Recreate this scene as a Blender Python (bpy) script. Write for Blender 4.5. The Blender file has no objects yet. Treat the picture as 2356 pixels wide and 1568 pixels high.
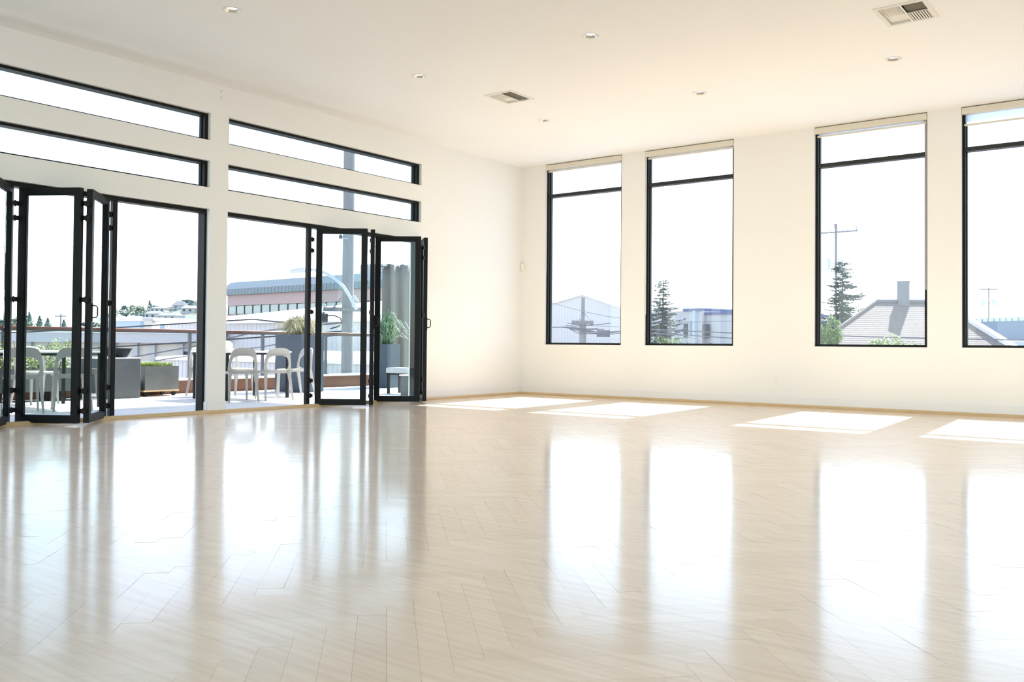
import bpy, bmesh, math, random
import numpy as np
from mathutils import Vector, Matrix
from mathutils.geometry import tessellate_polygon
R = math.radians
random.seed(7)
C = bpy.context.scene.collection
sc = bpy.context.scene

# ------------------------------------------------------------------ camera
FPX, W, H = 2078.4, 2356, 1568
CAM = Vector((8.880, -12.009, 0.8))
YAW, PITCH, ROLL = R(37.087), R(1.063), R(0.473)
SHIFT = -29.1
_f = Vector((-math.sin(YAW)*math.cos(PITCH), math.cos(YAW)*math.cos(PITCH), math.sin(PITCH)))
_r0 = Vector((math.cos(YAW), math.sin(YAW), 0)); _u0 = _r0.cross(_f)
_r = math.cos(ROLL)*_r0 + math.sin(ROLL)*_u0
_u = -math.sin(ROLL)*_r0 + math.cos(ROLL)*_u0
cd = bpy.data.cameras.new('camera'); cam = bpy.data.objects.new('camera', cd); C.objects.link(cam)
cd.sensor_width = 36; cd.lens = FPX/W*36; cd.shift_y = SHIFT/W; cd.clip_start = 0.05; cd.clip_end = 1500
m = Matrix((( _r.x, _u.x, -_f.x, CAM.x), (_r.y, _u.y, -_f.y, CAM.y), (_r.z, _u.z, -_f.z, CAM.z), (0, 0, 0, 1)))
cam.matrix_world = m
sc.camera = cam

def at(px, py, depth):
    """world point for a measured photo pixel at a known distance along the view axis"""
    return CAM + depth*(_f + _r*((px-W/2)/FPX) - _u*((py-(H/2+SHIFT))/FPX))

# ------------------------------------------------------------------ world, sun, exposure
EXPOSURE = 3.39
SUN = Vector((0.062, -0.944, -1.0)).normalized()          # travel direction of the sunlight
wd = bpy.data.worlds.new('world'); sc.world = wd; wd.use_nodes = True
nt = wd.node_tree; nt.nodes.clear()
wo = nt.nodes.new('ShaderNodeOutputWorld'); bg = nt.nodes.new('ShaderNodeBackground')
sky = nt.nodes.new('ShaderNodeTexSky'); sky.sky_type = 'NISHITA'; sky.sun_disc = False
sky.sun_elevation = math.asin(-SUN.z); sky.sun_rotation = math.atan2(-SUN.x, -SUN.y)
sky.air_density = 1.0; sky.dust_density = 0.5; sky.ozone_density = 1.6; sky.altitude = 50
bg.inputs['Strength'].default_value = 0.053
hs = nt.nodes.new('ShaderNodeHueSaturation'); hs.inputs['Saturation'].default_value = 0.72
nt.links.new(sky.outputs[0], hs.inputs['Color']); nt.links.new(hs.outputs[0], bg.inputs[0]); nt.links.new(bg.outputs[0], wo.inputs[0])
sl = bpy.data.lights.new('sun', 'SUN'); so = bpy.data.objects.new('sun', sl); C.objects.link(so)
sl.energy = 1.62; sl.angle = R(0.55); sl.color = (1.0, 0.98, 0.95)
so.rotation_euler = SUN.to_track_quat('-Z', 'Y').to_euler(); so.location = (0, 20, 30)
vs = sc.view_settings
sc.display_settings.display_device = 'sRGB'
vs.view_transform = 'Standard'; vs.look = 'None'; vs.exposure = EXPOSURE; vs.gamma = 1.0; vs.use_curve_mapping = False
cy = sc.cycles
cy.use_denoising = True; cy.max_bounces = 14; cy.diffuse_bounces = 9; cy.glossy_bounces = 5
cy.transmission_bounces = 8; cy.transparent_max_bounces = 24; cy.caustics_reflective = False; cy.caustics_refractive = False
cy.sample_clamp_indirect = 6.0

# ------------------------------------------------------------------ materials
def newmat(name):
    m = bpy.data.materials.new(name); m.use_nodes = True
    return m, m.node_tree, m.node_tree.nodes['Principled BSDF']

def mat(name, col, rough=0.6, metal=0.0, var=0.06, scale=6.0, bump=0.0, stretch=(1, 1, 1), spec=0.5, coat=0.0):
    m, t, b = newmat(name)
    b.inputs['Roughness'].default_value = rough; b.inputs['Metallic'].default_value = metal
    b.inputs['Specular IOR Level'].default_value = spec; b.inputs['Coat Weight'].default_value = coat
    tc = t.nodes.new('ShaderNodeTexCoord'); mp = t.nodes.new('ShaderNodeMapping'); mp.inputs['Scale'].default_value = stretch
    nz = t.nodes.new('ShaderNodeTexNoise'); nz.inputs['Scale'].default_value = scale; nz.inputs['Detail'].default_value = 4
    t.links.new(tc.outputs['Object'], mp.inputs[0]); t.links.new(mp.outputs[0], nz.inputs['Vector'])
    mx = t.nodes.new('ShaderNodeMix'); mx.data_type = 'RGBA'
    mx.inputs['A'].default_value = (*[max(0, c*(1-var)) for c in col], 1)
    mx.inputs['B'].default_value = (*[min(1, c*(1+var)) for c in col], 1)
    t.links.new(nz.outputs['Fac'], mx.inputs['Factor']); t.links.new(mx.outputs['Result'], b.inputs['Base Color'])
    if bump:
        bp = t.nodes.new('ShaderNodeBump'); bp.inputs['Strength'].default_value = bump; bp.inputs['Distance'].default_value = 0.01
        t.links.new(nz.outputs['Fac'], bp.inputs['Height']); t.links.new(bp.outputs[0], b.inputs['Normal'])
    return m

def glassmat(name, tint, haze=0.0):
    m = bpy.data.materials.new(name); m.use_nodes = True; t = m.node_tree; t.nodes.clear()
    o = t.nodes.new('ShaderNodeOutputMaterial'); tr = t.nodes.new('ShaderNodeBsdfTransparent'); gl = t.nodes.new('ShaderNodeBsdfGlossy')
    fr = t.nodes.new('ShaderNodeFresnel'); fr.inputs['IOR'].default_value = 1.45; mx = t.nodes.new('ShaderNodeMixShader')
    tr.inputs['Color'].default_value = (*tint, 1); gl.inputs['Roughness'].default_value = 0.0
    ge = t.nodes.new('ShaderNodeNewGeometry'); ma = t.nodes.new('ShaderNodeMath'); ma.operation = 'SUBTRACT'; ma.inputs[0].default_value = 1
    mu = t.nodes.new('ShaderNodeMath'); mu.operation = 'MULTIPLY'; t.links.new(ge.outputs['Backfacing'], ma.inputs[1])
    t.links.new(ma.outputs[0], mu.inputs[0]); t.links.new(fr.outputs[0], mu.inputs[1])
    t.links.new(mu.outputs[0], mx.inputs[0]); t.links.new(tr.outputs[0], mx.inputs[1]); t.links.new(gl.outputs[0], mx.inputs[2])
    last = mx
    if haze:
        tl = t.nodes.new('ShaderNodeBsdfTranslucent'); tl.inputs['Color'].default_value = (.9, .93, 1, 1)
        m2 = t.nodes.new('ShaderNodeMixShader'); m2.inputs[0].default_value = haze
        t.links.new(mx.outputs[0], m2.inputs[1]); t.links.new(tl.outputs[0], m2.inputs[2]); last = m2
    t.links.new(last.outputs[0], o.inputs[0])
    return m

def floormat(nm, ang):
    m, t, b = newmat(nm)
    at_ = t.nodes.new('ShaderNodeAttribute'); at_.attribute_name = 'tint'
    tc = t.nodes.new('ShaderNodeTexCoord'); mp = t.nodes.new('ShaderNodeMapping')
    mp.inputs['Rotation'].default_value = (0, 0, R(ang)); mp.inputs['Scale'].default_value = (0.8, 14, 1)
    nz = t.nodes.new('ShaderNodeTexNoise'); nz.inputs['Scale'].default_value = 3.0; nz.inputs['Detail'].default_value = 6
    t.links.new(tc.outputs['Object'], mp.inputs[0]); t.links.new(mp.outputs[0], nz.inputs['Vector'])
    cr = t.nodes.new('ShaderNodeValToRGB'); e = cr.color_ramp.elements
    e[0].position = 0; e[0].color = (.79, .61, .43, 1); e[1].position = 1; e[1].color = (.85, .67, .485, 1)
    t.links.new(at_.outputs['Fac'], cr.inputs[0])
    mx = t.nodes.new('ShaderNodeMix'); mx.data_type = 'RGBA'; mx.blend_type = 'MULTIPLY'; mx.inputs['Factor'].default_value = 1
    c2 = t.nodes.new('ShaderNodeValToRGB'); c2.color_ramp.elements[0].color = (.9, .88, .85, 1); c2.color_ramp.elements[0].position = .35
    c2.color_ramp.elements[1].color = (1, 1, 1, 1); c2.color_ramp.elements[1].position = .6
    t.links.new(nz.outputs['Fac'], c2.inputs[0]); t.links.new(cr.outputs[0], mx.inputs['A']); t.links.new(c2.outputs[0], mx.inputs['B'])
    t.links.new(mx.outputs['Result'], b.inputs['Base Color'])
    b.inputs['Roughness'].default_value = .45; b.inputs['Specular IOR Level'].default_value = .3
    b.inputs['Coat Weight'].default_value = 0.74; b.inputs['Coat Roughness'].default_value = .125; b.inputs['Coat IOR'].default_value = 1.42
    n2 = t.nodes.new('ShaderNodeTexNoise'); n2.inputs['Scale'].default_value = 1.0; n2.inputs['Detail'].default_value = 2
    m3 = t.nodes.new('ShaderNodeMapping'); m3.inputs['Rotation'].default_value = (0, 0, R(ang)); m3.inputs['Scale'].default_value = (1.5, 9, 1)
    t.links.new(tc.outputs['Object'], m3.inputs[0]); t.links.new(m3.outputs[0], n2.inputs['Vector'])
    bp = t.nodes.new('ShaderNodeBump'); bp.inputs['Strength'].default_value = .12; bp.inputs['Distance'].default_value = .004
    t.links.new(n2.outputs['Fac'], bp.inputs['Height']); t.links.new(bp.outputs[0], b.inputs['Coat Normal'])
    return m

M = {}
M['wall'] = mat('cream_wall_paint', (.84, .835, .828), .7, var=.015, scale=1.2)
M['ceiling'] = mat('ceiling_paint', (.875, .888, .905), .8, var=.012, scale=.8)
M['base'] = mat('baseboard_paint', (.82, .82, .82), .45, var=.01)
M['wood'] = mat('maple_trim', (.62, .44, .24), .35, var=.15, scale=9, stretch=(1, 1, 6))
M['floor'] = floormat('maple_strips', -45); M['floor_b'] = floormat('maple_strips_crosswise', 45)
M['sub'] = mat('subfloor', (.5, .4, .29), .8)
M['black'] = mat('black_aluminium', (.003, .0032, .0034), .5, .0, var=.2, spec=.25)
M['black_soft'] = mat('dark_bronze_aluminium', (.012, .012, .0115), .5, .0, var=.15)
M['glass'] = glassmat('clear_glass', (.90, .955, .95))
M['glass_w'] = glassmat('hazed_window_glass', (.95, .97, .97), .010)  # veiling haze of the bright view, mixed into the panes as translucency
M['shade'] = mat('shade_cassette', (.72, .68, .59), .6, var=.03)
M['shade_cloth'] = glassmat('shade_cloth', (.5, .53, .6), .55)
M['white_metal'] = mat('white_enamel', (.80, .78, .73), .4, var=.02)
M['chrome'] = mat('brushed_aluminium', (.72, .70, .68), .22, 1.0, var=.05)
M['duct_shadow'] = mat('duct_shadow_colour', (.16, .147, .12), .9)  # shade inside the registers, put into the colour
M['plastic'] = mat('white_plastic', (.82, .80, .75), .35, var=.01)
M['chair'] = mat('chair_polypropylene', (.34, .325, .295), .4, var=.03)
M['tabletop'] = mat('table_laminate', (.72, .72, .70), .35, var=.03)
M['paver'] = mat('concrete_paver', (.62, .62, .61), .8, var=.12, scale=14, bump=.1)
M['grout'] = mat('deck_joint', (.16, .16, .16), .95)
M['brown'] = mat('rust_painted_curb', (.15, .065, .035), .7, var=.25, scale=5)
M['cap'] = mat('white_coping', (.80, .80, .80), .5, var=.05)
M['steel'] = mat('grey_steel', (.10, .105, .115), .5, .4, var=.1)
M['rail'] = mat('stained_handrail', (.16, .05, .03), .4, var=.2)
M['planter'] = mat('zinc_planter', (.045, .062, .085), .55, .2, var=.22, scale=3)
M['concrete'] = mat('grey_concrete', (.085, .092, .095), .85, var=.22, scale=5, bump=.1)
M['galv'] = mat('galvanised_steel', (.15, .155, .145), .45, .5, var=.35, scale=4)
M['bowl'] = mat('charcoal_glaze', (.010, .014, .017), .75, var=.3, spec=.15)
M['curtain'] = mat('grey_canvas', (.19, .182, .172), .9, var=.06)
M['grass'] = mat('dry_ornamental_grass', (.34, .33, .21), .8, var=.3, scale=20)
M['green'] = mat('leaf_green', (.22, .33, .10), .7, var=.4, scale=12)
M['lime'] = mat('light_leaf_green', (.33, .40, .15), .7, var=.35, scale=12)
M['spiky'] = mat('yucca_green', (.13, .22, .12), .5, var=.3, scale=9)
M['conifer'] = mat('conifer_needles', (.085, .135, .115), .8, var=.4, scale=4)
M['fartree'] = mat('hazed_distant_foliage', (.22, .30, .29), .9, var=.3, scale=1)  # lightened crown colour carries the distance haze
M['fartree2'] = mat('hazed_distant_olive_foliage', (.33, .39, .29), .9, var=.3, scale=1)  # olive crowns, also paled to imitate haze
M['bark'] = mat('bark', (.16, .12, .09), .9, var=.3)
M['polewood'] = mat('weathered_pole_wood', (.21, .212, .222), .9, var=.28, scale=5, stretch=(3, 3, .35), bump=.3)
M['cable'] = mat('cable_black', (.03, .03, .035), .6)
M['cable_grey'] = mat('cable_grey', (.11, .11, .13), .6)
M['insul'] = mat('grey_porcelain', (.5, .52, .56), .3)
M['can'] = mat('transformer_grey', (.50, .53, .58), .5, var=.05)
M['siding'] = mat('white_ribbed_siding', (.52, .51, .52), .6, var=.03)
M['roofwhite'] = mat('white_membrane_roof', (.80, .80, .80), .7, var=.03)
M['teal'] = mat('blue_green_standing_seam', (.13, .17, .19), .5, var=.08)
M['pink'] = mat('pink_stucco', (.36, .28, .28), .85, var=.04)
M['farglass'] = mat('grey_ribbon_glass', (.20, .27, .29), .12, var=.2, spec=.9)
M['farframe'] = mat('dark_mullion', (.06, .07, .08), .5)
M['beigewall'] = mat('beige_stucco', (.55, .52, .46), .85, var=.05)
M['grey_wall'] = mat('pale_grey_wall', (.43, .43, .445), .85, var=.04)
M['blue_wall'] = mat('pale_blue_wall', (.38, .47, .58), .8, var=.05)
M['slate'] = mat('slate_blue_parapet', (.15, .21, .29), .7, var=.06)
M['navy'] = mat('navy_trim', (.08, .10, .22), .6)
M['dark'] = mat('shadowed_opening', (.06, .07, .08), .8)
M['shingle'] = mat('asphalt_shingle', (.20, .17, .155), .9, var=.25, scale=9)
M['brick'] = mat('grey_brick', (.20, .20, .22), .9, var=.2)
M['mortar'] = mat('mortar', (.34, .34, .35), .9)
M['terrain'] = mat('hillside', (.12, .15, .12), .95, var=.3, scale=.05)
M['street'] = mat('asphalt_street', (.32, .32, .32), .9, var=.1, scale=.3)
M['housew'] = mat('white_house_paint', (.42, .42, .43), .8, var=.05, scale=.3)
M['houser'] = mat('pale_grey_roof', (.20, .21, .23), .9, var=.1, scale=.3)
M['houser2'] = mat('dusty_rose_roof', (.22, .17, .16), .9, var=.1, scale=.3)
M['glassblock'] = mat('pale_green_panel', (.50, .60, .56), .4, var=.05)
M['lampglow'] = None
_m, _t, _b = newmat('lit_lamp_lens'); _b.inputs['Base Color'].default_value = (.9, .9, .85, 1)
_b.inputs['Emission Color'].default_value = (1, .93, .8, 1); _b.inputs['Emission Strength'].default_value = .6
M['lampglow'] = _m

# ------------------------------------------------------------------ mesh helpers
class MB:
    def __init__(s): s.v = []; s.f = []
    def add(s, vs, fs):
        n = len(s.v); s.v += [tuple(v) for v in vs]; s.f += [tuple(i+n for i in f) for f in fs]; return s
    def box(s, x0, x1, y0, y1, z0, z1):
        return s.add([(x0,y0,z0),(x1,y0,z0),(x1,y1,z0),(x0,y1,z0),(x0,y0,z1),(x1,y0,z1),(x1,y1,z1),(x0,y1,z1)],
                     [(3,2,1,0),(4,5,6,7),(0,1,5,4),(1,2,6,5),(2,3,7,6),(3,0,4,7)])
    def bbox(s, x0, x1, y0, y1, z0, z1, b=.004):
        """box with chamfered vertical and top edges"""
        p = [(x0+b,y0),(x1-b,y0),(x1,y0+b),(x1,y1-b),(x1-b,y1),(x0+b,y1),(x0,y1-b),(x0,y0+b)]
        q = [(x0+b,y0+b),(x1-b,y0+b),(x1-b,y0+b),(x1-b,y1-b),(x1-b,y1-b),(x0+b,y1-b),(x0+b,y1-b),(x0+b,y0+b)]
        vs = [(a,c,z0) for a,c in p]+[(a,c,z1-b) for a,c in p]+[(a,c,z1) for a,c in q]
        fs = [tuple(range(7,-1,-1)), tuple(range(16,24))]
        for k in (0, 8):
            fs += [(k+i, k+(i+1)%8, k+8+(i+1)%8, k+8+i) for i in range(8)]
        return s.add(vs, fs)
    def beam(s, a, b, w, h, up=(0,0,1), w2=None, h2=None):
        a, b = Vector(a), Vector(b); d = (b-a).normalized(); up = Vector(up)
        if abs(d.dot(up)) > .98: up = Vector((1,0,0))
        x = d.cross(up).normalized(); y = x.cross(d).normalized()
        w2 = w if w2 is None else w2; h2 = h if h2 is None else h2
        vs = [a-x*w/2-y*h/2, a+x*w/2-y*h/2, a+x*w/2+y*h/2, a-x*w/2+y*h/2, b-x*w2/2-y*h2/2, b+x*w2/2-y*h2/2, b+x*w2/2+y*h2/2, b-x*w2/2+y*h2/2]
        return s.add(vs, [(3,2,1,0),(4,5,6,7),(0,1,5,4),(1,2,6,5),(2,3,7,6),(3,0,4,7)])
    def tube(s, pts, r, n=8, close=False, r2=None):
        pts = [Vector(p) for p in pts]; N = len(pts); rings = []
        ref = Vector((0,0,1))
        base = len(s.v)
        for i, p in enumerate(pts):
            if close: d = (pts[(i+1)%N]-pts[i-1]).normalized()
            else: d = (pts[min(i+1,N-1)]-pts[max(i-1,0)]).normalized()
            rf = ref if abs(d.dot(ref)) < .95 else Vector((1,0,0))
            x = d.cross(rf).normalized(); y = x.cross(d)
            rr = r if r2 is None else r+(r2-r)*i/max(1,N-1)
            s.v += [tuple(p+(x*math.cos(2*math.pi*k/n)+y*math.sin(2*math.pi*k/n))*rr) for k in range(n)]
        M_ = N if close else N-1
        for i in range(M_):
            a = base+i*n; b = base+((i+1)%N)*n
            s.f += [(a+k, a+(k+1)%n, b+(k+1)%n, b+k) for k in range(n)]
        if not close:
            s.f.append(tuple(base+k for k in range(n-1,-1,-1))); s.f.append(tuple(base+(N-1)*n+k for k in range(n)))
        return s
    def lathe(s, prof, c=(0,0,0), n=24, capb=True, capt=True):
        base = len(s.v)
        for r, z in prof:
            s.v += [(c[0]+r*math.cos(2*math.pi*k/n), c[1]+r*math.sin(2*math.pi*k/n), c[2]+z) for k in range(n)]
        for i in range(len(prof)-1):
            a = base+i*n; b = a+n
            s.f += [(a+k, a+(k+1)%n, b+(k+1)%n, b+k) for k in range(n)]
        if capb: s.f.append(tuple(base+k for k in range(n-1,-1,-1)))
        if capt: s.f.append(tuple(base+(len(prof)-1)*n+k for k in range(n)))
        return s
    def slab(s, loops, t, fn):
        """flat plate with holes: loops of 2d points, thickness t, fn(u,v,w) -> 3d"""
        L = [[Vector((a, b, 0)) for a, b in lp] for lp in loops]
        tri = tessellate_polygon(L); flat = [p for lp in L for p in lp]; n = len(flat); base = len(s.v)
        s.v += [tuple(fn(p.x, p.y, 0)) for p in flat]+[tuple(fn(p.x, p.y, t)) for p in flat]
        for a, b, c in tri:
            s.f.append((base+c, base+b, base+a)); s.f.append((base+n+a, base+n+b, base+n+c))
        k = 0
        for lp in L:
            m = len(lp)
            for i in range(m):
                a, b = base+k+i, base+k+(i+1) % m
                s.f.append((a, b, b+n, a+n))
            k += m
        return s
    def build(s, name, material, parent=None, smooth=False, **props):
        me = bpy.data.meshes.new(name); me.from_pydata(s.v, [], s.f); me.materials.append(material)
        bm = bmesh.new(); bm.from_mesh(me); bmesh.ops.recalc_face_normals(bm, faces=bm.faces); bm.to_mesh(me); bm.free()
        if smooth:
            me.polygons.foreach_set('use_smooth', [True]*len(me.polygons))
            me.set_sharp_from_angle(angle=R(40))
        o = bpy.data.objects.new(name, me); C.objects.link(o)
        if parent is not None: o.parent = parent
        for k, v in props.items(): o[k] = v
        return o

def empty(name, loc=(0,0,0), rz=0, **props):
    o = bpy.data.objects.new(name, None); C.objects.link(o); o.location = loc; o.rotation_euler = (0,0,rz); o.empty_display_size = .1
    for k, v in props.items(): o[k] = v
    return o

def thing(name, label, cat, loc=(0,0,0), rz=0, group=None):
    o = empty(name, loc, rz, label=label, category=cat)
    if group: o['group'] = group
    return o

def tag(o, label, cat, group=None, kind=None):
    o['label'] = label; o['category'] = cat
    if group: o['group'] = group
    if kind: o['kind'] = kind
    return o

def struct(o): o['kind'] = 'structure'; return o

def copy_tree(o, parent=None):
    c = o.copy(); C.objects.link(c); c.parent = parent
    for ch in list(o.children): copy_tree(ch, c)
    return c

def rect(a0, a1, b0, b1): return [(a0,b0),(a1,b0),(a1,b1),(a0,b1)]
def circ(x, y, r, n=24): return [(x+r*math.cos(2*math.pi*k/n), y+r*math.sin(2*math.pi*k/n)) for k in range(n)]
def rrect(x0, x1, y0, y1, r, n=5):
    pts = []
    for cx, cy_, a0 in ((x1-r,y0+r,-90),(x1-r,y1-r,0),(x0+r,y1-r,90),(x0+r,y0+r,180)):
        pts += [(cx+r*math.cos(R(a0+90*k/n)), cy_+r*math.sin(R(a0+90*k/n))) for k in range(n+1)]
    return pts

# ================================================================== ROOM SHELL
RX, RY, CZ = 13.0, -13.6, 3.738            # room: x 0..RX, y RY..0, ceiling height
WT = 0.22
# far wall (y = 0) windows: (x0, x1)
FW = [(.462,1.885),(2.288,3.700),(4.840,6.240),(6.628,8.035)]
SILL, TRZ, TRT = .815, 3.200, 3.735
far_loops = [rect(-WT, RX+WT, -.25, CZ+.25)]+[rect(a, b, SILL, TRT) for a, b in FW]
struct(MB().slab(far_loops, WT, lambda u, v, w: (u, w, v)).build('wall_far', M['wall']))
# glass wall (x = 0)
D1, D2 = (-9.21,-5.95), (-5.71,-2.45)
DTOP = 2.312
left_loops = [rect(RY-WT, -.001, -.25, CZ+.25)]
for a, b in (D1, D2):
    left_loops += [rect(a, b, -.06, DTOP), rect(a, b, 2.553, 2.858), rect(a, b, 3.088, 3.398)]
struct(MB().slab(left_loops, -WT, lambda u, v, w: (w, u, v)).build('wall_left', M['wall']))
RW = [(-13.0,-9.6),(-9.2,-5.8),(-5.4,-2.0)]  # out-of-view windows, added to fill the room with sky light
RS = .12
struct(MB().slab([rect(RY-WT, WT, -.25, CZ+.25)]+[rect(a, b, RS, TRT) for a, b in RW], WT, lambda u, v, w: (RX+w, u, v)).build('wall_right', M['wall']))
BW = [(.8,4.4),(4.8,8.4),(8.8,12.4)]  # rear windows out of view, likewise added for fill light
struct(MB().slab([rect(0, RX, -.25, CZ+.25)]+[rect(a, b, RS, TRT) for a, b in BW], WT, lambda u, v, w: (u, RY-w, v)).build('wall_rear', M['wall']))

# ceiling with real openings for lights and registers
LIGHTS = [(x, y) for x in (2.11, 4.32, 6.45) for y in (-2.40, -4.78, -7.19)]
LIGHTS = [p for p in LIGHTS if p not in ((4.32,-7.19),(6.45,-4.78),(6.45,-7.19))]
VENTS = [(6.875, -3.665, .43, .52), (2.41, -3.54, .40, .46)]
cl = [rect(0, RX, RY, 0)]+[circ(x, y, .068, 20) for x, y in LIGHTS]+[rect(x-a/2+.03, x+a/2-.03, y-b/2+.03, y+b/2-.03) for x, y, a, b in VENTS]
struct(MB().slab(cl, .09, lambda u, v, w: (u, v, CZ+w)).build('ceiling', M['ceiling']))
struct(MB().box(-2.45, RX+.4, RY-.4, .36, 4.22, 4.5).build('roof', M['grey_wall']))
struct(MB().box(-.2, RX+.2, RY-.2, .18, CZ+.25, 4.22).build('trim_parapet', M['grey_wall']))

# ---- floor: maple strips laid at 45 degrees
fl = struct(MB().box(-.02, RX+.02, RY-.02, .02, -.10, -.019).build('floor', M['sub']))
def clip(poly, lo, hi, ax):
    def cut(P, val, keep):
        out = []
        for i in range(len(P)):
            a, b = P[i], P[(i+1) % len(P)]
            ka, kb = keep(a[ax], val), keep(b[ax], val)
            if ka: out.append(a)
            if ka != kb:
                t = (val-a[ax])/(b[ax]-a[ax]); out.append((a[0]+t*(b[0]-a[0]), a[1]+t*(b[1]-a[1])))
        return out
    poly = cut(poly, lo, lambda c, v: c >= v)
    return cut(poly, hi, lambda c, v: c <= v) if poly else poly
PW, GAP = .083, .00018
d1 = Vector((math.cos(R(45)), math.sin(R(45)))); d2 = Vector((-d1.y, d1.x))
rng = random.Random(11)
planks = []
vlo = min(Vector(p).dot(d2) for p in ((0,RY),(RX,RY),(0,0),(RX,0))); vhi = max(Vector(p).dot(d2) for p in ((0,RY),(RX,RY),(0,0),(RX,0)))
ulo = min(Vector(p).dot(d1) for p in ((0,RY),(RX,RY),(0,0),(RX,0))); uhi = max(Vector(p).dot(d1) for p in ((0,RY),(RX,RY),(0,0),(RX,0)))
NL = 8; L = NL*PW                                          # herringbone: strips 8 widths long, at +-45 degrees to the walls
org = d1*((ulo+uhi)/2)+d2*((vlo+vhi)/2)
def add_strip(u0, u1, v0, v1, kind):
    g = GAP
    q = [org+d1*a_+d2*b_ for a_, b_ in ((u0+g, v0+g), (u1-g, v0+g), (u1-g, v1-g), (u0+g, v1-g))]
    c_ = (q[0]+q[2])/2
    if not (-.6 < c_.x < RX+.6 and RY-.6 < c_.y < .6): return
    poly = clip([tuple(p) for p in q], .001, RX-.001, 0)
    if poly: poly = clip(poly, RY+.001, -.001, 1)
    if not poly or len(poly) < 3: return
    cx = sum(p[0] for p in poly)/len(poly); cyy = sum(p[1] for p in poly)/len(poly)
    rel = Vector((cx, cyy, 0))-CAM; dep = rel.dot(_f); sx = rel.dot(_r)
    vis = dep > 1.9 and abs(sx) < dep*.567+.25
    planks.append((dep if vis else 99, poly, rng.random(), rng.uniform(-.00009,.00009), rng.uniform(-.00009,.00009), kind))
for b2 in range(-24, 25):
    for k in range(-330, 331):
        x, y = k*PW+b2*L, k*PW-b2*L
        add_strip(x, x+L, y, y+PW, 0)
        add_strip(x+L, x+L+PW, y+PW-L, y+PW, 1)
planks.sort(key=lambda p: p[0])
def plank_mesh(name, items):
    vs, fs, tint, mi = [], [], [], []
    for dep, poly, tn, ta, tb, kd in items:
        n = len(poly); b = len(vs); cxy = (sum(p[0] for p in poly)/n, sum(p[1] for p in poly)/n)
        top = []
        for p in poly:
            dv = (Vector(p)-Vector(cxy)).dot(d2)/(PW/2); du = (Vector(p)-Vector(cxy)).dot(d1)
            z = ta*dv+tb*du*.5
            dd = (Vector(cxy)-Vector(p)); dd = dd.normalized()*min(.00035, dd.length*.2)
            vs.append((p[0], p[1], -.018)); top.append((p[0]+dd.x, p[1]+dd.y, z))
        vs += [(p[0], p[1], -.0007) for p in poly]; vs += top
        for k in (0, n):
            for i in range(n):
                j = (i+1) % n; fs.append((b+k+i, b+k+j, b+k+n+j, b+k+n+i)); tint.append(tn)
        fs.append(tuple(b+2*n+i for i in range(n))); tint.append(tn)
        mi += [kd]*(2*n+1)
    me = bpy.data.meshes.new(name); me.from_pydata(vs, [], fs); me.materials.append(M['floor']); me.materials.append(M['floor_b']); me.polygons.foreach_set('material_index', mi)
    a = me.attributes.new('tint', 'FLOAT', 'FACE'); a.data.foreach_set('value', tint)
    o = bpy.data.objects.new(name, me); C.objects.link(o); o.parent = fl
    return o
NP = 290
for it in planks[:NP]: plank_mesh('plank', [it])
pk = plank_mesh('plank_field', planks[NP:]); pk['kind'] = 'stuff'

# ---- baseboards and wooden shoe strips
def runs(lo, hi, cuts):
    out = []; a = lo
    for c0, c1 in sorted(cuts): out.append((a, c0)); a = c1
    out.append((a, hi)); return out
b = MB()
for a, c in runs(RY, 0, (D1, D2)): b.bbox(0, .012, a, c, .03, .133)
for a, c in runs(RY, 0, (D1, D2))[1:2]:                      # returns into the door reveals
    b.box(-.05, 0, a-.012, a, .0, .133); b.box(-.05, 0, c, c+.012, .0, .133)
struct(b.build('baseboard_left', M['base']))
struct(MB().bbox(0, RX, -.012, 0, .03, .133).build('baseboard_far', M['base']))
struct(MB().bbox(RX-.012, RX, RY, 0, 0, .133).build('baseboard_right', M['base']))
struct(MB().bbox(0, RX, RY, RY+.012, 0, .133).build('baseboard_rear', M['base']))
def shoe(profile_fn):
    pr = [(0,0),(.030,0),(.030,.012),(.024,.026),(.012,.036),(0,.040)]
    b = MB(); n = len(pr)
    vs = [profile_fn(0, a, z) for a, z in pr]+[profile_fn(1, a, z) for a, z in pr]
    fs = [tuple(range(n)), tuple(range(2*n-1, n-1, -1))]+[(i, (i+1) % n, n+(i+1) % n, n+i) for i in range(n)]
    return b.add(vs, fs)
struct(shoe(lambda e, a, z: (.0+a-.001, RY if e == 0 else 0, z+.0005)).build('trim_1', M['wood']))
struct(shoe(lambda e, a, z: (0 if e == 0 else RX, -a+.001, z+.0005)).build('trim_2', M['wood']))

# ================================================================== FAR-WALL WINDOWS
def far_window(n, x0, x1):
    w = struct(empty('window_%d' % n, (x0, 0, SILL)))
    L, Hh = x1-x0, TRT-SILL; T = TRZ-SILL; fw = .036; y0, y1 = .045, .16
    f = MB()
    f.box(0, fw, y0, y1, 0, Hh); f.box(L-fw, L, y0, y1, 0, Hh); f.box(fw, L-fw, y0, y1, 0, .03); f.box(fw, L-fw, y0, y1, Hh-.03, Hh)
    f.box(fw, fw+.012, y0+.045, y1-.02, .03, Hh-.03); f.box(L-fw-.012, L-fw, y0+.045, y1-.02, .03, Hh-.03)
    f.build('window_frame', M['black'], w)
    MB().box(fw, L-fw, y0+.002, y1-.004, T, T+.052).build('transom_bar', M['black_soft'], w)
    MB().box(fw+.012, L-fw-.012, .118, .124, .03, T).build('window_pane', M['glass_w'], w)
    MB().box(fw+.012, L-fw-.012, .118, .124, T+.052, Hh-.03).build('window_pane', M['glass_w'], w)
    return w
for i, (a, c) in enumerate(FW): far_window(i+1, a, c)

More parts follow.
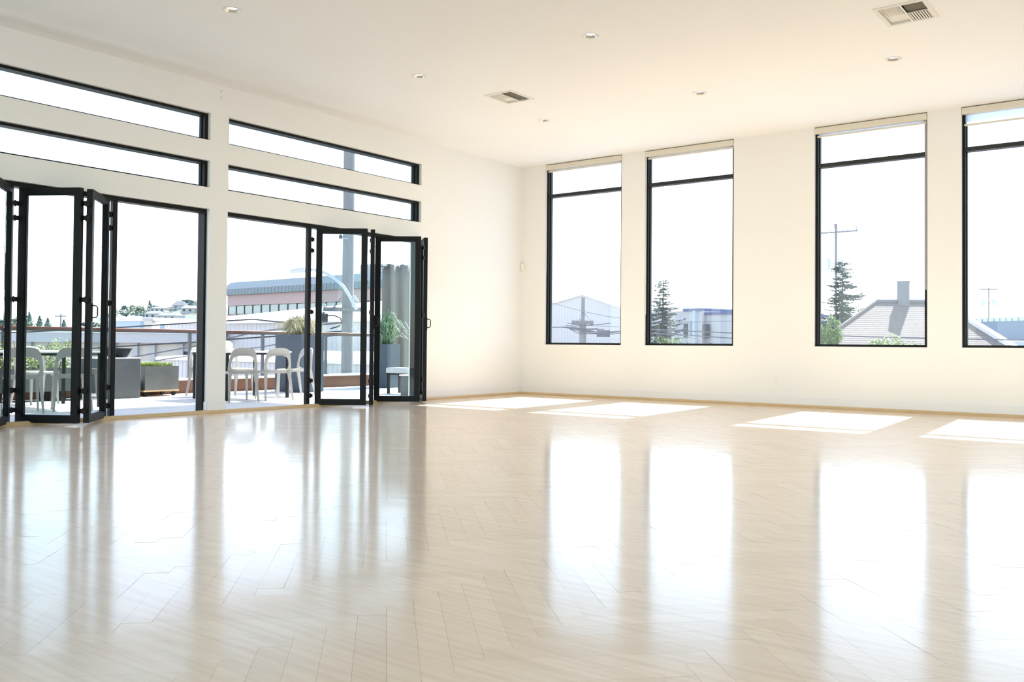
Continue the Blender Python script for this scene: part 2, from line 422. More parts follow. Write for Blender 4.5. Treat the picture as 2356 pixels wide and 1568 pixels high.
for i, (a, c) in enumerate(RW):  # frames and panes of the added fill windows on the right
    w = struct(empty('window_%d' % (11+i), (RX, a, RS))); L, Hh = c-a, TRT-RS
    f = MB(); f.box(.05,.16,0,.036,0,Hh); f.box(.05,.16,L-.036,L,0,Hh); f.box(.05,.16,.036,L-.036,0,.03); f.box(.05,.16,.036,L-.036,Hh-.03,Hh); f.box(.05,.16,L/2-.02,L/2+.02,.03,Hh-.03)
    f.build('window_frame', M['black'], w)
    for k_ in (0, 1): MB().box(.118,.124,.036+k_*(L/2-.016),L/2-.02+k_*(L/2-.016),.03,Hh-.03).build('window_pane', M['glass'], w)
for i, (a, c) in enumerate(BW):  # the same for the added fill windows at the rear
    w = struct(empty('window_%d' % (14+i), (a, RY, RS))); L_, Hh = c-a, TRT-RS
    f = MB(); f.box(0,.036,-.16,-.05,0,Hh); f.box(L_-.036,L_,-.16,-.05,0,Hh); f.box(.036,L_-.036,-.16,-.05,0,.03); f.box(.036,L_-.036,-.16,-.05,Hh-.03,Hh)
    f.build('window_frame', M['black'], w); MB().box(.036,L_-.036,-.124,-.118,.03,Hh-.03).build('window_pane', M['glass'], w)
# roller shades mounted in the window heads
def shade(x0, x1, label, drop, chain_side, chain_len):
    s = thing('roller_shade', label, 'shade', (x0, 0, TRT), 0, 'roller shades in the tall windows')
    L = x1-x0
    b = MB(); b.bbox(.006, L-.006, -.012, .078, -.088, -.012, .003).build('cassette', M['shade'], s)
    if drop > 0: MB().box(.03, L-.03, .052, .0535, -.088-drop, -.088).build('cloth', M['shade_cloth'], s)
    zb = -.088-drop
    MB().bbox(.022, L-.022, .040, .066, zb-.022, zb, .002).build('hem_bar', M['shade'], s)
    cx = .016 if chain_side < 0 else L-.016
    p = [(cx, .01+.008*math.cos(t), -.09+0) for t in (0,)]
    pts = [(cx, .004, -.09), (cx, .004, -chain_len)]
    pts += [(cx, .012-.008*math.cos(t), -chain_len-.008*math.sin(t)) for t in (.6, 1.57, 2.5)]
    pts += [(cx, .020, -chain_len), (cx, .020, -.09)]
    MB().tube(pts, .0022, 5).build('bead_chain', M['plastic'], s)
    return s
shade(*FW[0], 'beige roller shade rolled up in the window nearest the room corner', .012, -1, 1.75)
shade(*FW[1], 'beige roller shade in the second window from the corner, bead chain hanging low', .012, -1, 2.45)
shade(*FW[2], 'beige roller shade over the window that shows the chimney, fully rolled up', .020, 1, 2.20)
shade(*FW[3], 'roller shade let down a little, pale blue cloth showing, over window cut by frame edge', .115, 1, 1.9)

# ================================================================== GLASS-WALL CLERESTORIES
def clere(n, y0, y1, z0, z1):
    w = struct(empty('window_%d' % n, (0, y0, z0)))
    L, Hh = y1-y0, z1-z0; xo, xi = -.165, -.052
    f = MB()
    f.box(xo, xi, 0, L, 0, .022); f.box(xo, xi, 0, L, Hh-.03, Hh); f.box(xo, xi, 0, .04, .022, Hh-.03); f.box(xo, xi, L-.04, L, .022, Hh-.03)
    f.box(xo+.02, xi-.055, .04, .05, .022, Hh-.03); f.box(xo+.02, xi-.055, L-.05, L-.04, .022, Hh-.03)
    f.build('window_frame', M['black'], w)
    MB().box(-.125, -.119, .05, L-.05, .022, Hh-.03).build('window_pane', M['glass'], w)
k = 7
for a, c in (D1, D2):
    for z0, z1 in ((2.553, 2.858), (3.088, 3.398)): clere(k, a, c, z0, z1); k += 1

# ================================================================== FOLDING GLASS DOORS
PH0, PH1, PT, SW = .022, 2.268, .055, .066
def panel(parent, a, b, handle=0, hinges=True):
    """one glazed leaf from a to b (both on the floor plan)"""
    a, b = Vector(a), Vector(b); L = (b-a).length; ang = math.atan2(b.y-a.y, b.x-a.x)
    f = MB()
    f.box(0, SW, -PT/2, PT/2, PH0, PH1); f.box(L-SW, L, -PT/2, PT/2, PH0, PH1)
    f.box(SW, L-SW, -PT/2, PT/2, PH1-.062, PH1); f.box(SW, L-SW, -PT/2, PT/2, PH0, PH0+.068)
    for x0, x1 in ((SW, SW+.008), (L-SW-.008, L-SW)):
        f.box(x0, x1, -.014, .014, PH0+.068, PH1-.062)
    f.box(SW, L-SW, -.014, .014, PH1-.07, PH1-.062); f.box(SW, L-SW, -.014, .014, PH0+.068, PH0+.076)
    p = f.build('door_panel', M['black'], parent); p.location = (a.x, a.y, 0); p.rotation_euler = (0, 0, ang)
    MB().box(SW+.008, L-SW-.008, -.004, .004, PH0+.076, PH1-.07).build('glass_pane', M['glass'], p)
    if handle:
        x = .034 if abs(handle) == 1 else L-.034; s = 1 if handle > 0 else -1
        z = 1.03; y = s*PT/2
        MB().tube([(x, y, z), (x, y+s*.042, z+.006), (x, y+s*.05, z+.02), (x, y+s*.05, z+.10), (x, y+s*.042, z+.114), (x, y, z+.12)], .0065, 8).build('handle', M['black'], p, True)
        MB().box(x-.012, x+.012, min(y, y+s*.006), max(y, y+s*.006), z-.035, z+.14).build('handle_plate', M['black'], p)
    return p
def hinge_set(parent, x, y, ang):
    for z in (2.12, 1.98, 1.20, .33, .14):
        b = MB(); b.tube([(0,0,z-.03),(0,0,z+.03)], .009, 8); b.box(-.03, .03, -.008, .008, z-.022, z+.022)
        h = b.build('hinge', M['black'], parent); h.location = (x, y, 0); h.rotation_euler = (0, 0, ang)
def door_set(n, y0, y1, leaves, hinges, post):
    d = struct(empty('door_%d' % n, (0, 0, 0)))
    f = MB(); xo, xi = -.17, -.052
    f.box(xo, xi, y0, y1, DTOP-.045, DTOP); f.box(xo, xi, y0, y0+.03, -.05, DTOP-.045); f.box(xo, xi, y1-.03, y1, -.05, DTOP-.045)
    f.build('door_frame', M['black'], d)
    MB().box(-.20, -.001, y0+.03, y1-.03, -.055, .004).build('door_sill', M['white_metal'], d)
    for lf in leaves: panel(d, *lf)
    for h in hinges: hinge_set(d, *h)
    MB().bbox(post[0]-.03, post[0]+.03, post[1]-.026, post[1]+.026, .022, 2.268).build('lead_post', M['black'], d)
door_set(2, *D2,
    [((.012,-2.405-.05),(.452,-2.84),2), ((.47,-2.955),(-.03,-3.325)), ((.028,-3.435),(.475,-3.865),2), ((.47,-3.955),(-.045,-4.345))],
    [(.475,-2.90,R(-60)), (-.02,-3.38,R(-75)), (.488,-3.91,R(-60)), (-.055,-4.41,R(-90))], (-.05,-4.475))
door_set(1, *D1,
    [((-.075,-7.115),(.405,-7.55),2), ((.405,-7.625),(-.13,-7.95)), ((-.11,-8.05),(.41,-8.43)), ((.42,-8.52),(-.08,-8.90))],
    [(-.085,-7.075,R(-90)), (.42,-7.587,R(-90)), (-.13,-8.0,R(-90)), (.43,-8.475,R(-90))], (-.09,-7.03))

# ================================================================== CEILING FITTINGS
def downlight(x, y, label):
    t = thing('recessed_light', label, 'ceiling light', (x, y, CZ), 0, 'recessed ceiling lights')
    MB().lathe([(.066,-.0005),(.066,-.004),(.086,-.003),(.086,-.0003)], n=28, capb=False, capt=False).build('trim_ring', M['white_metal'], t, True)
    MB().lathe([(.066,-.003),(.057,.011),(.050,.024)], n=28, capb=False, capt=False).build('reflector', M['chrome'], t, True)
    MB().lathe([(.051,.022),(.051,.05),(.02,.055)], n=28).build('lamp_lens', M['lampglow'], t, True)
names = {(2.11,-2.40): 'small recessed downlight nearest the room corner, just beyond the dark-sided register',
         (2.11,-4.78): 'recessed downlight between the glass wall and the small ceiling register',
         (2.11,-7.19): 'recessed downlight over the glass doors, nearest the upper frame edge on that side',
         (4.32,-2.40): 'recessed downlight above the gap between the second and third tall windows',
         (4.32,-4.78): 'recessed downlight alone in the middle of the ceiling, nearest the camera',
         (6.45,-2.40): 'recessed downlight beyond the large striped register'}
for p in LIGHTS: downlight(p[0], p[1], names[p])

def register(x, y, a, b, label, slats_open):
    t = thing('ceiling_vent', label, 'vent', (x, y, CZ), 0)
    # flange with a centre mullion
    lp = [rect(-a/2, a/2, -b/2, b/2), rect(-a/2+.035, -.008, -b/2+.035, b/2-.035), rect(.008, a/2-.035, -b/2+.035, b/2-.035)]
    MB().slab(lp, .008, lambda u, v, w: (u, v, -.008+w)).build('frame', M['white_metal'], t)
    MB().box(-a/2+.034, -.008, -b/2+.034, b/2-.034, .012, .016).build('damper_plate', M['white_metal'], t)
    MB().box(.008, a/2-.034, -b/2+.034, b/2-.034, .014, .018).build('duct_shadow_plate', M['duct_shadow'], t)  # shallow dark plate stands in for the shaded duct
    h = b-.07; n = 8
    for side in (-1, 1):
        w = a/2-.043; x0 = -a/2+.035 if side < 0 else .008
        for i in range(n):
            xx = x0+w*(i+.5)/n
            if side < 0: s = MB().beam((xx, -b/2+.035, -.001), (xx, -b/2+.035+h*.55, -.001), .0035, .012)
            elif slats_open: s = MB().beam((xx, b/2-.035-h*.46, 0), (xx, b/2-.035, 0), .012, .005)
            else: s = MB().beam((xx, -b/2+.035, .03), (xx, b/2-.035, .03), .003, .016)
            s.build('slat', M['white_metal'] if (side < 0 or slats_open) else M['duct_shadow'], t)
    if slats_open: MB().box(.008, a/2-.035, b/2-.035-h*.46-.004, b/2-.035-h*.46, -.002, .006).build('cross_bar', M['white_metal'], t)
register(*VENTS[0], 'large white ceiling register with striped slats beside a dark opening', True)
register(*VENTS[1], 'white ceiling register with one plain dark half, small in the middle of the ceiling', False)

# sensor, outlet, wall plugs
t = thing('motion_sensor', 'small white oval motion sensor up in the room corner', 'sensor', (.030, -.030, 2.09), R(-45))
MB().lathe([(.0,-.062),(.026,-.052),(.034,-.03),(.035,.03),(.026,.052),(0,.062)], n=20, capb=False, capt=False).build('housing', M['plastic'], t, True)
MB().lathe([(.012,-.03),(.016,-.02),(.012,-.008)], (.024,0,0), n=14).build('lens', M['base'], t, True)
t = thing('wall_outlet', 'white electrical outlet low on the wall between the second and third windows', 'outlet', (4.325, 0, .36))
MB().slab([rrect(-.036,.036,-.058,.058,.008)], .006, lambda u, v, w: (u, -w, v)).build('cover_plate', M['base'], t)
for z in (-.025, .025):
    MB().slab([rrect(-.017,.017,z-.014,z+.014,.008)], .003, lambda u, v, w: (u, -.006-w, v)).build('socket', M['plastic'], t)
for z, s in ((3.676, 'upper'), (3.606, 'lower')):
    o = MB().tube([(0,0,0),(.012,0,0)], .010, 10).build('wall_plug', M['shade'])
    o.location = (0, -5.82, z); tag(o, s+' of two tiny wall plugs above the pier between the clerestory windows', 'wall plug')

# ================================================================== ROOF DECK
DZ = -.06
deck = struct(MB().box(-5.1, -.2, -13.6, 4.2, -.6, DZ-.03).build('floor_deck', M['grout']))
rng = random.Random(3)
px0 = -4.72; nx = 8; ps = (4.72-.22)/nx
for i in range(nx):
    for j in range(30):
        y0 = -13.2+j*ps*1.03
        if y0 > 3.6: break
        dz = rng.uniform(-.002, .002)
        MB().bbox(px0+i*ps+.003, px0+(i+1)*ps-.003, y0+.003, y0+ps*1.03-.003, DZ-.03, DZ+dz, .003).build('paver', M['paver'], deck)
# curb with coping
struct(MB().box(-4.98, -4.75, -13.6, 4.2, -.3, .16).build('trim_curb', M['brown']))
struct(MB().bbox(-5.02, -4.72, -13.6, 4.2, .16, .195).build('trim_coping', M['cap']))
# railing
rl = thing('deck_railing', 'dark metal deck railing with a reddish handrail along the deck edge', 'railing', (-4.95, 0, 0))
MB().bbox(-.035, .035, -13.5, 4.1, .985, 1.022).build('handrail', M['rail'], rl)
MB().box(-.008, .008, -13.5, 4.1, .955, .985).build('top_bar', M['steel'], rl)
for j in range(-6, 4):
    y = -1.40+j*1.53
    MB().box(-.022, .022, y-.022, y+.022, -.05, .955).build('post', M['steel'], rl)
    MB().box(-.05, .05, y-.05, y+.05, .195, .203).build('base_plate', M['steel'], rl)

# ------------------------------------------------------------------ chairs
def make_chair():
    t = thing('patio_chair', 'x', 'chair')
    # seat: softly dished rounded plate
    lp = rrect(-.20, .22, -.205, .205, .06, 4)
    b = MB(); n = 10
    vs = []; fs = []
    for iz, zz in enumerate((0, 1)):
        for i in range(n+1):
            for j in range(n+1):
                u = -1+2*i/n; v_ = -1+2*j/n
                r4 = (abs(u)**6+abs(v_)**6)**(1/6) if (u or v_) else 0
                k = max(abs(u), abs(v_))/r4 if r4 else 1
                x = .01+.21*u*k; y = .205*v_*k*(1-.06*(-u))
                dish = -.012*(1-u*u)*(1-v_*v_)-.010*max(0, u)**3
                vs.append((x, y, .445+dish-(0 if zz else .028-.006*(u*u+v_*v_))))
    N = (n+1)**2
    for i in range(n):
        for j in range(n):
            a = i*(n+1)+j; fs += [(a, a+1, a+n+2, a+n+1), (N+a, N+a+n+1, N+a+n+2, N+a+1)]
    edge = [(i, 0) for i in range(n)]+[(n, j) for j in range(n)]+[(i, n) for i in range(n, 0, -1)]+[(0, j) for j in range(n, 0, -1)]
    for q in range(len(edge)):
        a = edge[q][0]*(n+1)+edge[q][1]; c = edge[(q+1) % len(edge)]; c = c[0]*(n+1)+c[1]
        fs.append((a, c, N+c, N+a))
    MB().add(vs, fs).build('seat', M['chair'], t, True)
    # backrest: broad rounded hoop, leaning back, deeper at the top
    outer = []; inner = []
    prof_o = [(.205,.42),(.214,.47),(.209,.55),(.198,.63),(.183,.70),(.160,.748),(.125,.775),(.07,.786),(0,.788)]
    prof_i = [(.158,.475),(.172,.51),(.172,.56),(.162,.605),(.145,.638),(.115,.658),(.07,.668),(0,.671)]
    outer = [(a, z) for a, z in prof_o]+[(-a, z) for a, z in prof_o[-2::-1]]
    inner = [(.10,.458),(.135,.464)]+[(a, z) for a, z in prof_i]+[(-a, z) for a, z in prof_i[-2::-1]]+[(-.135,.464),(-.10,.458)]
    def back(u, v_, w):
        z = v_; x = -.185-.13*(z-.44)-.05*(1-(u/.21)**2)*max(0, (z-.6))/.19
        return (x-w, u, z)
    MB().slab([outer, inner], .020, back).build('backrest', M['chair'], t, True)
    MB().slab([[(-.19,.395),(-.15,.405),(.15,.405),(.19,.395),(.195,.445),(-.195,.445)]], .03, lambda u, v_, w: (-.175-w, u, v_)).build('rear_rail', M['chair'], t)
    for s in (-1, 1):
        MB().beam((-.195, s*.182, .44), (-.285, s*.215, 0), .040, .046, (0,1,0), .020, .022).build('leg', M['chair'], t)
        MB().beam((.165, s*.168, .43), (.20, s*.185, 0), .036, .040, (0,1,0), .019, .020).build('leg', M['chair'], t)
        MB().beam((-.17, s*.178, .415), (.16, s*.172, .415), .03, .022).build('side_rail', M['chair'], t)
    return t
proto = make_chair()
CH = [((-2.40,-3.78), 160, 'pale plastic open-back chair nearest the pier, seen from behind at the deck table'),
      ((-2.36,-3.20), 164, 'second pale open-back chair from the pier, its back overlapping the tall grass planter'),
      ((-2.84,-2.40), 262, 'pale open-back chair at the planter end of the deck table, partly behind the door post'),
      ((-3.66,-2.90), 5, 'pale chair on the railing side of the table, facing the room across the globe'),
      ((-3.68,-3.42), -4, 'pale chair on the railing side, mostly hidden by the pier edge'),
      ((-2.42,-6.86), 158, 'pale open-back chair seen whole through the big pane of the near folding doors'),
      ((-2.41,-6.28), 160, 'pale open-back chair cut by the dark stile of the near folding doors'),
      ((-3.82,-6.02), 2, 'pale chair beyond the far table edge, behind the bushy trough side, facing the room')]
for i, (p, a, lb) in enumerate(CH):
    o = proto if i == 0 else copy_tree(proto)
    o.location = (p[0], p[1], DZ); o.rotation_euler = (0, 0, R(a)); o['label'] = lb
    o['group'] = 'patio chairs on the deck'
# ------------------------------------------------------------------ tables
def table(x0, x1, y0, y1, label):
    t = thing('patio_table', label, 'table', ((x0+x1)/2, (y0+y1)/2, DZ), 0, 'tables on the deck')
    a, b_ = (x1-x0)/2, (y1-y0)/2
    MB().bbox(-a, a, -b_, b_, .712, .735).build('tabletop', M['tabletop'], t)
    f = MB(); f.box(-a+.02, a-.02, -b_+.02, -b_+.045, .68, .711); f.box(-a+.02, a-.02, b_-.045, b_-.02, .68, .711)
    f.box(-a+.02, -a+.045, -b_+.045, b_-.045, .68, .711); f.box(a-.045, a-.02, -b_+.045, b_-.045, .68, .711)
    f.build('apron', M['black'], t)
    for sx in (-1, 1):
        for sy in (-1, 1):
            MB().box(sx*(a-.045)-.018, sx*(a-.045)+.018, sy*(b_-.045)-.018, sy*(b_-.045)+.018, 0, .69).build('leg', M['black'], t)
table(-3.41, -2.50, -3.92, -2.72, 'white-topped deck table with thin black legs, by the tall grass planter')
table(-3.66, -2.62, -7.55, -5.72, 'white-topped deck table with black legs, between chairs and bushy trough')
o = MB().lathe([(.03,0),(.06,.006),(.088,.035),(.10,.075),(.092,.115),(.065,.143),(.03,.155),(0,.156)], n=24, capt=False).build('globe_lantern', M['plastic'], None, True)
o.location = (-3.22, -3.42, DZ+.735); tag(o, 'round white globe lantern standing on the deck table', 'lantern')

# ------------------------------------------------------------------ planters, bowl, bench
def tufts(mb, c, rx, ry, n, hmin, hmax, droop, w, seed):
    rg = random.Random(seed)
    for i in range(n):
        a = rg.uniform(0, 2*math.pi); r = math.sqrt(rg.random())
        bx, by = c[0]+rx*r*math.cos(a), c[1]+ry*r*math.sin(a); h = rg.uniform(hmin, hmax)
        da = a+rg.gauss(0, 1.1); out = droop*h*(.3+r)*rg.uniform(.4, 1.3)
        p0 = Vector((bx, by, c[2])); p1 = p0+Vector((math.cos(da)*out*.35, math.sin(da)*out*.35, h*.75))
        p2 = p0+Vector((math.cos(da)*out, math.sin(da)*out, h*(1-.40*droop*r*rg.random())))
        s = Vector((-math.sin(da), math.cos(da), 0))*w/2
        mb.add([p0-s, p0+s, p1-s*.8, p1+s*.8, p2], [(0,1,3,2),(2,3,4)])
    return mb
def fountain(mb, c, ry, n, omin, omax, hmin, hmax, drop, w, seed):
    rg = random.Random(seed)
    for i in range(n):
        da = rg.uniform(0, 2*math.pi); p0 = Vector((c[0]+rg.uniform(-.10,.10), c[1]+rg.uniform(-ry,ry), c[2]))
        out = rg.uniform(omin, omax); h = rg.uniform(hmin, hmax)*(1.15-.5*out/omax); dv = Vector((math.cos(da), math.sin(da), 0)); s_ = Vector((-dv.y, dv.x, 0))*w/2
        q = [p0, p0+dv*out*.22+Vector((0,0,h*.62)), p0+dv*out*.6+Vector((0,0,h)), p0+dv*out+Vector((0,0,h*(1-drop*rg.random()*out/omax)))]
        mb.add([q[0]-s_, q[0]+s_, q[1]-s_, q[1]+s_, q[2]-s_*.7, q[2]+s_*.7, q[3]], [(0,1,3,2),(2,3,5,4),(4,5,6)])
    return mb
def planter(name, label, x0, x1, y0, y1, z1, material, rim=.02):
    t = thing(name, label, 'planter', ((x0+x1)/2, (y0+y1)/2, DZ))
    a, b_ = (x1-x0)/2, (y1-y0)/2; h = z1-DZ
    bx = MB(); bx.slab([rect(-a, a, -b_, b_), rect(-a+rim, a-rim, -b_+rim, b_-rim)], h-.02, lambda u, v, w: (u, v, .02+w))
    bx.box(-a+.001, a-.001, -b_+.001, b_-.001, .003, .03); bx.build('box', material, t)
    MB().box(-a+rim, a-rim, -b_+rim, b_-rim, h-.08, h-.05).build('soil', M['bark'], t)
    return t, a, b_, h
t, a, b_, h = planter('tall_planter', 'tall slate-blue square planter with pale dry grass, beside the deck chairs', -4.25, -3.55, -1.66, -1.14, .955, M['planter'])
fountain(MB(), (0, 0, h-.05), .20, 2600, .05, .50, .18, .40, 1.2, .006, 5).build('grass', M['grass'], t, kind='stuff')
t, a, b_, h = planter('spiky_planter', 'tall grey planter with a spiky green yucca, seen through the far folded pane', -4.03, -3.67, .57, .93, .80, M['planter'])
fountain(MB(), (0, 0, h-.05), .05, 260, .10, .62, .30, .75, .9, .02, 9).build('leaves', M['spiky'], t, kind='stuff')
t = thing('rolling_planter', 'galvanised box planter with low lime grass on casters, beside the concrete block', 'planter', (-4.50, -3.855, DZ))
bx = MB(); bx.slab([rect(-.22, .22, -.295, .295), rect(-.205, .205, -.28, .28)], .36, lambda u, v, w: (u, v, .12+w)); bx.box(-.219, .219, -.294, .294, .10, .13)
bx.build('box', M['galv'], t)
MB().box(-.205, .205, -.28, .28, .36, .40).build('soil', M['bark'], t)
MB().box(-.21, .21, -.31, .31, .075, .099).build('dolly_board', M['wood'], t)
for sx in (-1, 1):
    for sy in (-1, 1):
        MB().tube([(sx*.16-.015, sy*.24, .036), (sx*.16+.015, sy*.24, .036)], .036, 12).build('caster', M['black'], t)
tufts(MB(), (0, 0, .40), .19, .27, 1500, .09, .17, .5, .008, 6).build('grass', M['lime'], t, kind='stuff')
t = thing('trough_planter', 'long low concrete trough with yellow-green bushes, behind the near deck table', 'planter', (-4.44, -6.92, DZ))
a, b_, h = .22, 1.68, .47
bx = MB(); bx.slab([rect(-a, a, -b_, b_), rect(-a+.02, a-.02, -b_+.02, b_-.02)], .30, lambda u, v, w: (u, v, .17+w)); bx.box(-a+.001, a-.001, -b_+.001, b_-.001, .14, .18)
bx.build('box', M['concrete'], t)
MB().box(-a+.02, a-.02, -b_+.02, b_-.02, .38, .42).build('soil', M['bark'], t)
for y in (-1.4, -.5, .5, 1.4): MB().box(-a+.04, a-.04, y-.12, y+.12, 0, .139).build('foot', M['black'], t)
rg = random.Random(21)
lf = MB()
for k in range(15):
    cx_, cy_ = rg.uniform(-.1, .1), -b_+.15+(2*b_-.3)*k/14; hh = rg.uniform(.30, .62)
    for i in range(340):
        th, ph = rg.uniform(0, 2*math.pi), rg.random(); rr = rg.uniform(.3, 1)
        p = Vector((cx_+.20*rr*math.cos(th), cy_+.20*rr*math.sin(th), h-.05+hh*ph*(1-.45*rr)+.02))
        dx = Vector((rg.uniform(-1,1), rg.uniform(-1,1), rg.uniform(-.3,1))).normalized()*.028; dy = dx.cross(Vector((rg.uniform(-1,1), rg.uniform(-1,1), 1))).normalized()*.012
        lf.add([p-dx, p+dy, p+dx, p-dy], [(0,1,2,3)])
lf.build('leaves', M['lime'], t, kind='stuff')
st = MB()
for k in range(12):
    y = -b_+.2+(2*b_-.4)*k/11
    for q in range(3): st.tube([(0, y, h-.06), (rg.uniform(-.12,.12), y+rg.uniform(-.15,.15), h+rg.uniform(.2,.42))], .005, 5)
st.build('stems', M['bark'], t)
t = thing('concrete_block', 'plain grey concrete block counter under the dark bowl, in the near doorway', 'counter', (-4.36, -4.69, DZ))
MB().bbox(-.26, .26, -.36, .36, 0, .605, .008).build('body', M['concrete'], t)
MB().bbox(-.262, .262, -.362, .362, .606, .620, .004).build('top_slab', M['cap'], t)
o = MB().lathe([(.10,0),(.115,.004),(.17,.13),(.178,.132),(.178,.140),(.165,.140),(.105,.02),(0,.018)], n=28, capt=False).build('charcoal_bowl', M['bowl'], None, True)
o.scale = (1.05, 1.2, 1.0); o.location = (-4.36, -4.56, DZ+.620); tag(o, 'dark flared bowl standing on the concrete block', 'bowl')
# bench, side box, curtain
t = thing('deck_bench', 'low bench with a pale cushion top and dark legs, behind the far folded pane', 'bench', (-2.13, -.57, DZ), R(8))
MB().bbox(-.24, .24, -.20, .20, .36, .45, .015).build('cushion', M['grey_wall'], t)
MB().bbox(-.24, .24, -.19, .19, .33, .359, .004).build('bench_frame', M['black'], t)
for sx in (-1, 1):
    for sy in (-1, 1): MB().box(sx*.20-.02, sx*.20+.02, sy*.16-.02, sy*.16+.02, 0, .34).build('leg', M['black'], t)
t = thing('stone_stool', 'small grey block stool with a pale top in front of the bench', 'stool', (-1.66, -.88, DZ), R(20))
MB().bbox(-.13, .13, -.13, .13, 0, .33, .006).build('body', M['concrete'], t); MB().bbox(-.15, .15, -.15, .15, .331, .352, .006).build('top', M['tabletop'], t)
t = thing('canvas_curtain', 'tall grey canvas outdoor curtain hanging from a pole by metal grommets', 'curtain', (0, 0, 0))
A_, B_ = Vector((-4.32, 1.06, 0)), Vector((-3.90, 1.78, 0)); L = (B_-A_).length; dd = (B_-A_).normalized(); nn = Vector((-dd.y, dd.x, 0))
vs = []; fs = []; nu = 90; nv = 8; TZ = 2.43
for j in range(nv+1):
    for i in range(nu+1):
        u_ = i/nu; z = DZ+.06+(TZ-DZ-.06)*j/nv
        off = .055*math.sin(u_*2*math.pi*3)+.012*math.sin(u_*31+j*.4)
        p = A_+dd*(u_*L)+nn*off; vs.append((p.x, p.y, z+.012*math.cos(u_*2*math.pi*6)*(j == nv)))
for j in range(nv):
    for i in range(nu): a = j*(nu+1)+i; fs.append((a, a+1, a+nu+2, a+nu+1))
cu = MB().add(vs, fs).build('cloth', M['curtain'], t, True)
md = cu.modifiers.new('thick', 'SOLIDIFY'); md.thickness = .004
MB().tube([A_-dd*.15+Vector((0,0,TZ-.05)), B_+dd*.1+Vector((0,0,TZ-.05))], .013, 8).build('pole', M['steel'], t)
for e in (A_-dd*.12, B_+dd*.08): MB().tube([(e.x, e.y, DZ), (e.x, e.y, TZ+.02)], .018, 8).build('upright', M['steel'], t)
for i in range(6):
    p = A_+dd*(L*(i+.5)/6)
    MB().tube([p+Vector((0,0,TZ-.05))+nn*.024*math.cos(q)+Vector((0,0,.024*math.sin(q))) for q in [k*math.pi/5 for k in range(10)]], .004, 5, True).build('grommet', M['chrome'], t)

# ================================================================== OUTSIDE WORLD
GZ = -5.2                                                   # street level
struct(MB().box(-1300, 900, -60, 1300, GZ-.5, GZ).build('ground_street', M['street']))

def quad(name, pts, material, parent=None, th=.15, **kw):
    """flat panel through the given points, with real thickness behind it"""
    p = [Vector(q) for q in pts]; n = (p[1]-p[0]).cross(p[-1]-p[0]).normalized()
    if n.dot(CAM-p[0]) > 0: n = -n
    k = len(p); vs = p+[q+n*th for q in p]
    fs = [tuple(range(k)), tuple(range(2*k-1, k-1, -1))]+[(i, (i+1) % k, k+(i+1) % k, k+i) for i in range(k)]
    return MB().add(vs, fs).build(name, material, parent, **kw)

class Face:
    """a vertical wall plane between two ground points; P(s, z) gives points on it"""
    def __init__(s, a, b): s.a, s.b = Vector((a[0], a[1], 0)), Vector((b[0], b[1], 0)); s.L = (s.b-s.a).length; s.d = (s.b-s.a)/s.L; n = Vector((s.d.y, -s.d.x, 0)); s.n = n if n.dot(CAM-s.a) > 0 else -n
    def P(s, t, z, o=0): return s.a+s.d*t+Vector((0,0,z))+s.n*o
    def block(s, mb, t0, t1, z0, z1, o0, o1):
        c = [s.P(t0,z0,o0), s.P(t1,z0,o0), s.P(t1,z0,o1), s.P(t0,z0,o1), s.P(t0,z1,o0), s.P(t1,z1,o0), s.P(t1,z1,o1), s.P(t0,z1,o1)]
        return mb.add(c, [(3,2,1,0),(4,5,6,7),(0,1,5,4),(1,2,6,5),(2,3,7,6),(3,0,4,7)])
def gp(px, depth):
    p = at(px, 790, depth); return (p.x, p.y)
def zat(py, px, depth): return at(px, py, depth).z

# ---- A: office block with blue-green mansard and ribbon windows
A = Face(gp(522, 92), gp(895, 76))
t = thing('office_building', 'long office building with blue-green metal roof edge, pink band and ribbon windows', 'building', (A.a.x, A.a.y, GZ))
t.location = (0, 0, 0)
z1, z2, z3, z4 = 7.0, 5.65, 4.55, 3.65
A.block(MB(), 0, A.L, GZ, z4, -12, 0).build('lower_wall', M['pink'], t)
A.block(MB(), 0, A.L, z3, z2, -12, 0).build('stucco_band', M['pink'], t)
A.block(MB(), .1, A.L, z4, z3, -11.9, -.25).build('glass_core', M['farglass'], t)
nwin = 17
for i in range(nwin):
    w = A.L/nwin
    A.block(MB(), i*w+.09, (i+1)*w-.09, z4+.06, z3-.05, -.25, -.12).build('window', M['farglass'], t)
mm = MB()
for i in range(nwin+1): A.block(mm, max(0, i*A.L/nwin-.05), i*A.L/nwin+.05, z4, z3, -.25, -.06)
mm.build('mullions', M['farframe'], t, kind='stuff')
r0 = MB()
npan = 44
for i in range(npan):
    w = A.L/npan; a0, a1 = i*w-(.5 if i == 0 else 0), (i+1)*w-.05
    c = [A.P(a0,z2-.05,.55), A.P(a1,z2-.05,.55), A.P(a1,z2+.55,.50), A.P(a0,z2+.55,.50), A.P(a1,z1,-.7), A.P(a0,z1,-.7), A.P(a0,z2-.05,-.3), A.P(a1,z2-.05,-.3), A.P(a0,z1,-1.2), A.P(a1,z1,-1.2)]
    r0.add(c, [(0,1,2,3),(3,2,4,5),(0,6,7,1),(5,4,9,8),(0,3,5,8,6),(1,7,9,4,2)])
r0.build('roof_panels', M['teal'], t, kind='stuff')
A.block(MB(), 0, A.L, z2, z1-.12, -12, -.85).build('roof_core', M['teal'], t)
A.block(MB(), A.L*.60, A.L*.70, z1-.1, z1+1.35, -9, -5).build('roof_unit', M['grey_wall'], t)
A.block(MB(), A.L*.56, A.L*.61, z1-.1, z1+.5, -9, -6).build('roof_unit', M['grey_wall'], t)

